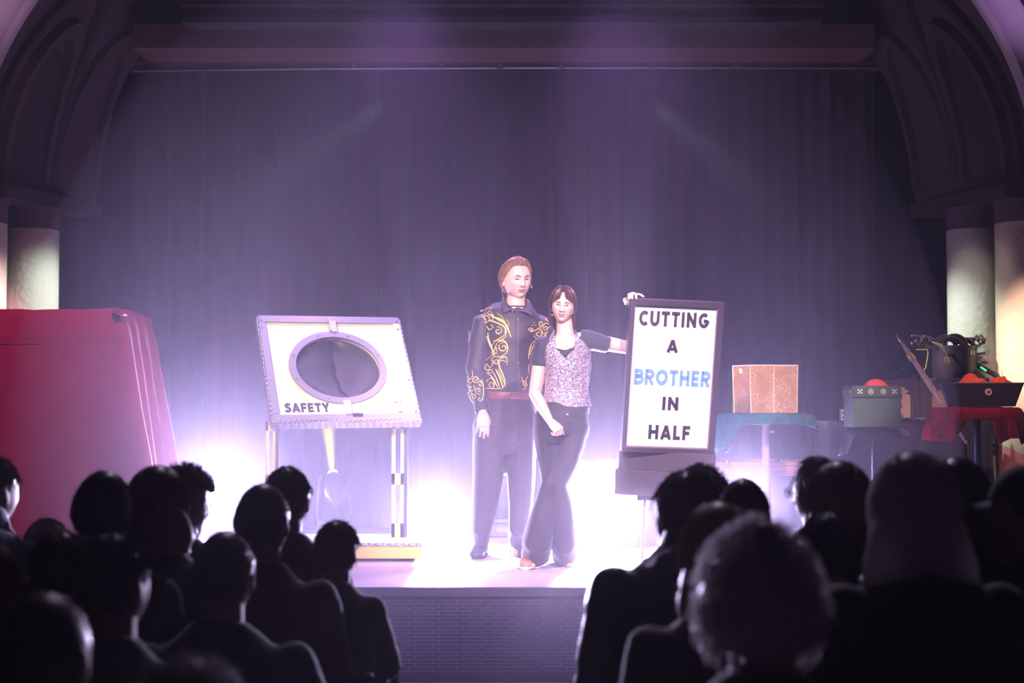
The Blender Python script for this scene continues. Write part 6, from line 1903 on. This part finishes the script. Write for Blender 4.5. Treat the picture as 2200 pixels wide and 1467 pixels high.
def spectator(cx, top, Y, hw, label, hair=('short', 'dark'), cloth='black', sw=0.20, yaw=0, tilt=0, nod=0, hood=False, drop=0.0, extra=None, child=False, female=False, seed=1, hang=0.2, neckw=1.0, back=0.0):
    """cx, top: where the crown is in the photograph; hw: head width in metres"""
    r = random.Random(seed * 7 + 3)
    style, tone = hair
    k = hw / 0.158
    hthick = {'bald': 0.002, 'crop': 0.006, 'short': 0.012, 'long': 0.016, 'bob': 0.018, 'fluffy': 0.030, 'cap': 0.014}[style]
    p = P(cx, top, Y)
    zc = p.z - (0.119 + hthick * 0.8) * k
    hc = Vector((p.x, Y, zc))
    t = thing('person', label, 'person', (p.x, Y - 0.05, 0.0), 'seated audience')
    M = Matrix.Translation(hc) @ Matrix.Rotation(math.radians(180 + yaw), 4, 'Z') @ Matrix.Rotation(math.radians(nod), 4, 'X') @ Matrix.Rotation(math.radians(tilt), 4, 'Y')
    zs = zc - (0.186 + drop) * k                    # shoulder height
    zseat = 0.43
    zhip = zseat + 0.10 * k
    if zs - zhip < 0.28:
        zhip = zs - 0.28 - 0.02
    B = Y - 0.05
    x = p.x
    S1 = (1, 0, 0)
    b = MB()
    head_mb(b, M, k, (56, 42), female=female)
    b.tube([Vector((x, B + 0.01, zs - 0.01)), Vector((x, B + 0.02, zs + 0.06 * k)), Vector((x, Y - 0.02, zc - 0.07 * k))], [0.075 * k * neckw, 0.062 * k * neckw, 0.060 * k * neckw], 16)
    b.tube([Vector((x, B, zhip - 0.04)), Vector((x, B, zhip + 0.05)), Vector((x, B - 0.02, (zhip + zs) / 2)), Vector((x, B - 0.015, zs - 0.10 * k)), Vector((x, B, zs - 0.02)), Vector((x, B + 0.01, zs + 0.02))],
           [(sw * 0.75, 0.10), (sw * 0.78, 0.11), (sw * 0.68, 0.10), (sw * 0.80, 0.105), (sw * 0.72, 0.08), (0.07, 0.06)], 20, side=S1)
    arms = []
    for g in (-1, 1):
        sh = Vector((x + g * (sw - 0.035), B, zs - 0.045 * k))
        el = Vector((x + g * (sw + 0.015), B + 0.06, max(zs - 0.31 * k, zseat + 0.10)))
        wr = Vector((x + g * sw * 0.55, B + 0.30, zseat + 0.17))
        arms.append((sh, el, wr))
        b.tube([sh, sh.lerp(el, 0.5), el, el.lerp(wr, 0.5), wr], [0.045 * k, 0.040 * k, 0.036 * k, 0.033 * k, 0.023 * k], 12, round_=True)
        hand_mb(b, wr, (-g * 0.3, 1, -0.25), (0, -0.2, -1), (-g, 0, 0), 0.9 * k, (20, 25, 20), 3)
        hp = Vector((x + g * 0.09, B + 0.02, zseat + 0.075)); kn = Vector((x + g * 0.12, B + 0.42, zseat + 0.075)); an = Vector((x + g * 0.12, B + 0.40, 0.09))
        b.tube([hp, hp.lerp(kn, 0.5), kn, kn.lerp(an, 0.5), an], [0.072, 0.066, 0.048, 0.048, 0.034], 12, round_=True)
        b.tube([an + Vector((0, -0.01, -0.02)), an + Vector((0, 0.06, -0.052)), an + Vector((0, 0.14, -0.062))], [(0.036, 0.04), (0.040, 0.033), (0.036, 0.024)], 12, side=S1, round_=True)
    b.build('body', SKIN_A, t, voxel=0.009, relax=1)
    # top
    c = MB()
    c.tube([Vector((x, B, zseat + 0.015)), Vector((x, B, zhip)), Vector((x, B - 0.02, (zhip + zs) / 2)), Vector((x, B - 0.02, zs - 0.11 * k)), Vector((x, B, zs - 0.024)), Vector((x, B + 0.003, zs + 0.022)), Vector((x, B + 0.012, zs + 0.075 * k))],
           [(sw * 0.95, 0.145), (sw * 0.96, 0.150), (sw * 0.88, 0.142), (sw * 0.98, 0.140), (sw * 0.88, 0.108), (sw * 0.58, 0.088), (0.072 * k, 0.070 * k)], 26, side=S1)
    for sh, el, wr in arms:
        c.tube([sh + Vector((0, 0, 0.0)), sh.lerp(el, 0.5), el, el.lerp(wr, 0.5), el.lerp(wr, 0.9)], [0.068 * k, 0.064 * k, 0.060 * k, 0.052 * k, 0.042 * k], 16, round_=True)
    if hood:
        c.tube([Vector((x - 0.11, B - 0.03, zs + 0.01)), Vector((x - 0.06, B - 0.10, zs + 0.03)), Vector((x, B - 0.13, zs + 0.03)), Vector((x + 0.06, B - 0.10, zs + 0.03)), Vector((x + 0.11, B - 0.03, zs + 0.01))], [0.035, 0.05, 0.058, 0.05, 0.035], 14, round_=True)
        c.tube([Vector((x, B - 0.02, zs)), Vector((x, B - 0.01, zs + 0.09 * k))], [0.10, 0.08], 16, round_=True)
    c.build('jacket' if cloth in ('black', 'shiny') else 'jumper', CL[cloth], t, voxel=0.012, relax=3, wrinkle=(0.009 if cloth == 'shiny' else 0.005, 8, 11))
    if back:
        cl = MB(); cl.tube([Vector((x - 0.055 * k, B + 0.02, zs + 0.03)), Vector((x, B - 0.065 * k, zs + 0.045)), Vector((x + 0.055 * k, B + 0.02, zs + 0.03))], [(0.010, 0.028)] * 3, 8, side=(0, 1, 0), round_=True)
        cl.build('collar', CL[cloth], t)
    tr = MB()
    for g in (-1, 1):
        hp = Vector((x + g * 0.09, B - 0.02, zseat + 0.080)); kn = Vector((x + g * 0.12, B + 0.42, zseat + 0.08)); an = Vector((x + g * 0.12, B + 0.40, 0.12))
        tr.tube([hp, hp.lerp(kn, 0.5), kn, kn.lerp(an, 0.5), an], [0.085, 0.080, 0.066, 0.062, 0.058], 14, round_=False)
    tr.ball((x, B, zseat + 0.10), (sw * 0.85, 0.13, 0.10), 16, 10)
    tr.build('trousers', CL['trousers'], t, voxel=0.014, relax=2)
    for g in (-1, 1):
        f = Vector((x + g * 0.12, B + 0.47, 0.0))
        s_ = MB(); s_.tube([f + Vector((0, -0.10, 0.045)), f + Vector((0, 0.0, 0.045)), f + Vector((0, 0.09, 0.032))], [(0.042, 0.045), (0.046, 0.042), (0.042, 0.028)], 12, side=S1, round_=True)
        s_.build('shoe', m_seat, t)
    # hair
    hm = HAIRS[tone]
    if style != 'bald':
        h = MB()
        rings = []
        thick = hthick
        for j in range(20):
            row = []
            for i in range(56):
                az = 360 * i / 56 - 180; aa = abs(az)
                if style in ('crop', 'short', 'cap'):
                    low = 55 if aa < 40 else 55 - (aa - 40) * 1.3 if aa < 78 else 5 if aa < 98 else 5 - (aa - 98) * 1.4 if aa < 125 else -34
                elif style == 'fluffy':
                    low = 52 if aa < 36 else 52 - (aa - 36) * 1.9 if aa < 80 else -30 - (aa - 80) * 0.15
                else:
                    low = 58 if aa < 30 else 58 - (aa - 30) * 2.0 if aa < 75 else -32 - (aa - 75) * 0.1
                el = low + (89 - low) * j / 19
                o_ = 0.002 + thick * min(1, j / 3 + (0.3 if style in ('bob', 'long', 'fluffy') else 0))
                if style == 'fluffy': o_ += 0.008 * noise.noise(Vector((az * 0.045, el * 0.05, seed)))
                if style == 'short': o_ += 0.003 * noise.noise(Vector((az * 0.06, el * 0.06, seed)))
                row.append(M @ (head_point(az, el, female, o_) * k))
            rings.append(row)
        h.rings(rings)
        if style in ('long', 'bob'):
            ln = hang
            # the mass of hair behind the head and over the shoulders
            rr = []
            for q in range(9):
                f = q / 8
                zz = zc + 0.02 * k - (0.10 * k + ln) * f
                wx = (0.084 + (0.032 if style == 'bob' else 0.055) * math.sin(min(1, f * 1.1) * PI * 0.55)) * k
                if f > 0.85: wx *= 0.92
                rr.append([Vector((x + wx * math.cos(a), Y - 0.035 + (0.075 * k) * math.sin(a) - 0.02 * f, zz)) for a in [2 * PI * i / 40 for i in range(40)]])
            h.rings(rr)
        n = {'crop': 160, 'short': 360, 'cap': 60, 'fluffy': 1000, 'long': 460, 'bob': 420}[style]
        for i in range(n):
            az = r.uniform(-180, 180)
            if style in ('crop', 'short', 'cap'):
                el = math.degrees(math.asin(r.uniform(-0.35 if abs(az) > 110 else 0.25, 1.0)))
                if abs(az) < 45 and el < 50: continue
                L_ = 10 if style == 'crop' else 26
                o1 = thick + (0.004 if style == 'crop' else 0.006 + 0.008 * r.random())
                strand(h, M, k, [(az, min(88, el + L_), thick * 0.6), (az + r.uniform(-6, 6), el + L_ * 0.4, thick + 0.001), (az + r.uniform(-10, 10), max(-60, el - L_ * 0.3), o1)], 0.0014, jit=0.0006, rnd=r)
            elif style == 'fluffy':
                el = math.degrees(math.asin(r.uniform(-0.5 if abs(az) > 70 else 0.4, 1.0)))
                strand(h, M, k, [(az, el, 0.015), (az + r.uniform(-12, 12), el + r.uniform(-8, 8), 0.030 + 0.008 * r.random()), (az + r.uniform(-22, 22), el + r.uniform(-20, 10), 0.034 + 0.024 * r.random())], 0.0017, jit=0.001, rnd=r)
            else:
                az = r.choice((-1, 1)) * (r.uniform(55, 180) if r.random() < 0.75 else r.uniform(60, 110))
                path = [(az * 0.15, 86, thick), (az * 0.7, 58, thick + 0.004), (az, 22, thick + 0.006 + 0.003 * r.random()), (az, -18, thick + 0.006 + 0.005 * r.random())]
                strand(h, M, k, path, 0.0022, jit=0.0008, rnd=r, hang=hang * (r.uniform(0.75, 1.05)), wave=0.004, drift=(-0.03 * math.sin(math.radians(az)) * (-1 if style == 'long' else 0.2), -0.02))
        h.build('hair', hm, t)
    if extra:
        extra(t, M, k, hc, zs, B)
    chair(x, B - 0.02)
    return t

def ex_glasses(t, M, k, hc, zs, B):
    g = MB()
    for sx in (-1, 1):
        c = M @ (Vector((sx * 0.032, -0.106, 0.004)) * k)
        R = M.to_3x3()
        g.tube([c + R @ Vector((0.023 * math.cos(a), 0, 0.018 * math.sin(a))) * k for a in [2 * PI * i / 16 for i in range(16)]], 0.0018, 6, closed=True)
        g.tube([M @ (Vector((sx * 0.055, -0.105, 0.008)) * k), M @ (Vector((sx * 0.080, -0.06, 0.008)) * k), M @ (Vector((sx * 0.083, 0.02, 0.0)) * k)], 0.0018, 6)
    g.tube([M @ (Vector((-0.010, -0.108, 0.008)) * k), M @ (Vector((0.010, -0.108, 0.008)) * k)], 0.0015, 6)
    g.build('glasses', m_letter, t)

def ex_cap(t, M, k, hc, zs, B):
    c = MB()
    rings = []
    for j in range(14):
        rings.append([M @ (head_point(360 * i / 48 - 180, 24 + 65 * j / 13, False, 0.016 + 0.012 * math.sin(j / 13 * PI * 0.5)) * k) for i in range(48)])
    c.rings(rings)
    o = c.build('cap', CL['black'], t, solid=0.0)
    v = MB()
    v.grid(lambda u, w: M @ (Vector(((u - 0.5) * 0.15 * (1 - 0.25 * w * w), -0.085 - 0.085 * w * (1 - (2 * u - 1) ** 2 * 0.55), 0.050 - 0.012 * w - 0.015 * (2 * u - 1) ** 2)) * k), 14, 6)
    v.build('visor', CL['black'], o, solid=0.004)

def ex_braid(t, M, k, hc, zs, B):
    b = MB()
    pts = [M @ (Vector(v) * k) for v in ((-0.080, 0.02, 0.055), (-0.115, 0.03, 0.060), (-0.135, 0.03, 0.02), (-0.135, 0.03, -0.03), (-0.125, 0.03, -0.06))]
    pp = [Vector(p) for p in smoothpath(pts, 6)]
    b.tube(pp, [0.010 + 0.003 * math.sin(i * 1.9) for i in range(len(pp))], 8, round_=True)
    b.build('braid', HAIRS['brown'], t)

def ex_bun(t, M, k, hc, zs, B):
    b = MB(); b.ball(M @ (Vector((0.0, 0.06, 0.135)) * k), 0.026 * k, 14, 10); b.build('hair_clip', HAIRS['grey'], t)

A = spectator
# left block, front to back of the picture
A(-14, 984, 5.0, 0.155, 'auburn haired spectator cut by the left picture edge, in blue hooded top', ('short', 'auburn'), 'navy', 0.21, yaw=-30, hood=True, seed=1)
A(100, 1117, 5.1, 0.135, 'child in blue with a small braid, in front of the red draped box', ('short', 'brown'), 'navy', 0.15, extra=ex_braid, seed=2)
A(222, 1013, 4.25, 0.163, 'spectator with cropped dark hair and clear ears against the red cloth', ('crop', 'dark'), 'black', 0.21, seed=3)
A(336, 1003, 4.45, 0.150, 'long dark haired spectator between the cropped head and the fluffy grey one', ('long', 'brown'), 'plum', 0.21, seed=4, hang=0.06, female=True)
A(394, 1006, 5.0, 0.150, 'fluffy grey haired spectator with glasses turned to the right', ('fluffy', 'grey'), 'black', 0.20, yaw=-62, extra=ex_glasses, seed=5)
A(617, 1006, 5.15, 0.150, 'dark haired spectator in front of the cutting table', ('short', 'brown'), 'plum', 0.20, seed=7)
A(564, 1041, 4.5, 0.160, 'spectator with cropped hair, a lamp flaring at the left ear', ('crop', 'dark'), 'plum', 0.22, yaw=-6, seed=6)
A(724, 1121, 4.75, 0.128, 'child with thick flat cropped hair nearest the gap in the middle', ('short', 'brown'), 'black', 0.155, yaw=-12, seed=9)
A(482, 1143, 3.95, 0.160, 'crop haired spectator with broad shoulders in a dark seamed jacket', ('crop', 'dark'), 'black', 0.235, yaw=0, back=1, seed=8)
A(130, 1144, 3.85, 0.135, 'dark head half hidden behind the leftmost near heads', ('short', 'dark'), 'black', 0.16, seed=10)
A(248, 1150, 3.45, 0.155, 'spectator with rounded dark hair lit along its right edge', ('short', 'dark'), 'grey', 0.20, yaw=-20, seed=11)
A(-44, 1162, 3.35, 0.150, 'brown haired spectator only just showing at the left picture edge', ('long', 'auburn'), 'black', 0.20, seed=13, hang=0.08)
A(92, 1276, 2.65, 0.165, 'large dark head at the lower left corner', ('crop', 'dark'), 'black', 0.22, seed=12)
A(402, 1434, 2.3, 0.150, 'grey head just peeping over the bottom picture edge', ('fluffy', 'grey'), 'black', 0.19, seed=14)
# right block
A(1474, 1016, 4.0, 0.162, 'spectator with tousled short hair in a puffy dark jacket, below the placard', ('short', 'brown'), 'shiny', 0.245, yaw=8, seed=15, hood=True, drop=-0.05)
A(1508, 1008, 5.05, 0.150, 'grey haired spectator mostly hidden behind the puffy jacket wearer', ('fluffy', 'grey'), 'black', 0.19, seed=16)
A(1597, 1030, 4.45, 0.155, 'close cropped spectator with a lamp ringing the head with light', ('crop', 'dark'), 'black', 0.20, yaw=-14, seed=17)
A(1545, 1083, 3.4, 0.148, 'spectator with a chin length brown bob', ('bob', 'blond'), 'plum', 0.20, seed=18, hang=0.085, female=True)
A(1630, 1137, 2.75, 0.165, 'spectator with fluffy white hair, largest of the near right heads', ('fluffy', 'white'), 'black', 0.24, seed=19, extra=ex_bun)
A(1757, 985, 4.9, 0.150, 'grey haired spectator with glasses turned to the left', ('short', 'grey'), 'black', 0.20, yaw=62, extra=ex_glasses, seed=20)
A(1806, 993, 4.25, 0.150, 'spectator with long straight brown hair lit orange along its left edge', ('long', 'auburn'), 'black', 0.20, seed=21, hang=0.12, female=True)
A(1776, 1106, 3.7, 0.128, 'child with a small round head in front of the straight brown hair', ('short', 'dark'), 'black', 0.16, seed=22)
A(1962, 974, 3.4, 0.160, 'spectator with long pale blond hair, tallest head on the right', ('long', 'white'), 'black', 0.22, seed=23, hang=0.16, female=True)
A(2056, 986, 4.15, 0.150, 'spectator with long dark hair behind the pale blond one', ('long', 'brown'), 'black', 0.20, seed=24, hang=0.16, female=True)
A(2200, 1012, 3.95, 0.160, 'spectator in a dark peaked cap at the right picture edge', ('cap', 'dark'), 'black', 0.21, yaw=70, extra=ex_cap, seed=25)
# ------------------------------------------------------------------ haze filling the hall
def haze_material(name, color, density, g):
    m = bpy.data.materials.new(name); m.use_nodes = True
    nt = m.node_tree; nt.nodes.clear()
    vs = nt.nodes.new('ShaderNodeVolumeScatter')
    vs.inputs['Color'].default_value = (*color, 1); vs.inputs['Density'].default_value = density; vs.inputs['Anisotropy'].default_value = g
    out = nt.nodes.new('ShaderNodeOutputMaterial'); nt.links.new(vs.outputs[0], out.inputs['Volume'])
    return m
hz = MB().box((0, 4.2, 3.13), (10.38, 10.6, 6.2)).build('hall_haze', haze_material('haze_thin', (0.86, 0.78, 1.0), 0.0018, 0.5), smooth=False)
tag(hz, 'thin theatrical haze in the air over the audience and stage', 'haze', kind='stuff')
hz = MB().ball((-0.15, 8.3, 1.15), (2.6, 3.1, 3.0), 48, 32).build('flare_haze', haze_material('haze_flare', (0.86, 0.78, 1.0), 0.015, 0.5))  # haze ball shaped to imitate the veil of lens flare
tag(hz, 'denser lilac haze over the stage, added to imitate a veil of lens flare', 'haze', kind='stuff')

hz = MB().ball((-0.25, 9.6, 0.95), (2.8, 1.35, 1.15), 48, 32).build('bloom_haze', haze_material('haze_bloom', (0.88, 0.84, 1.0), 0.011, 0.5))  # extra haze added round the lamps to imitate lens bloom
tag(hz, 'low haze round the lamps at the back of the stage, added to imitate lens bloom', 'haze', kind='stuff')
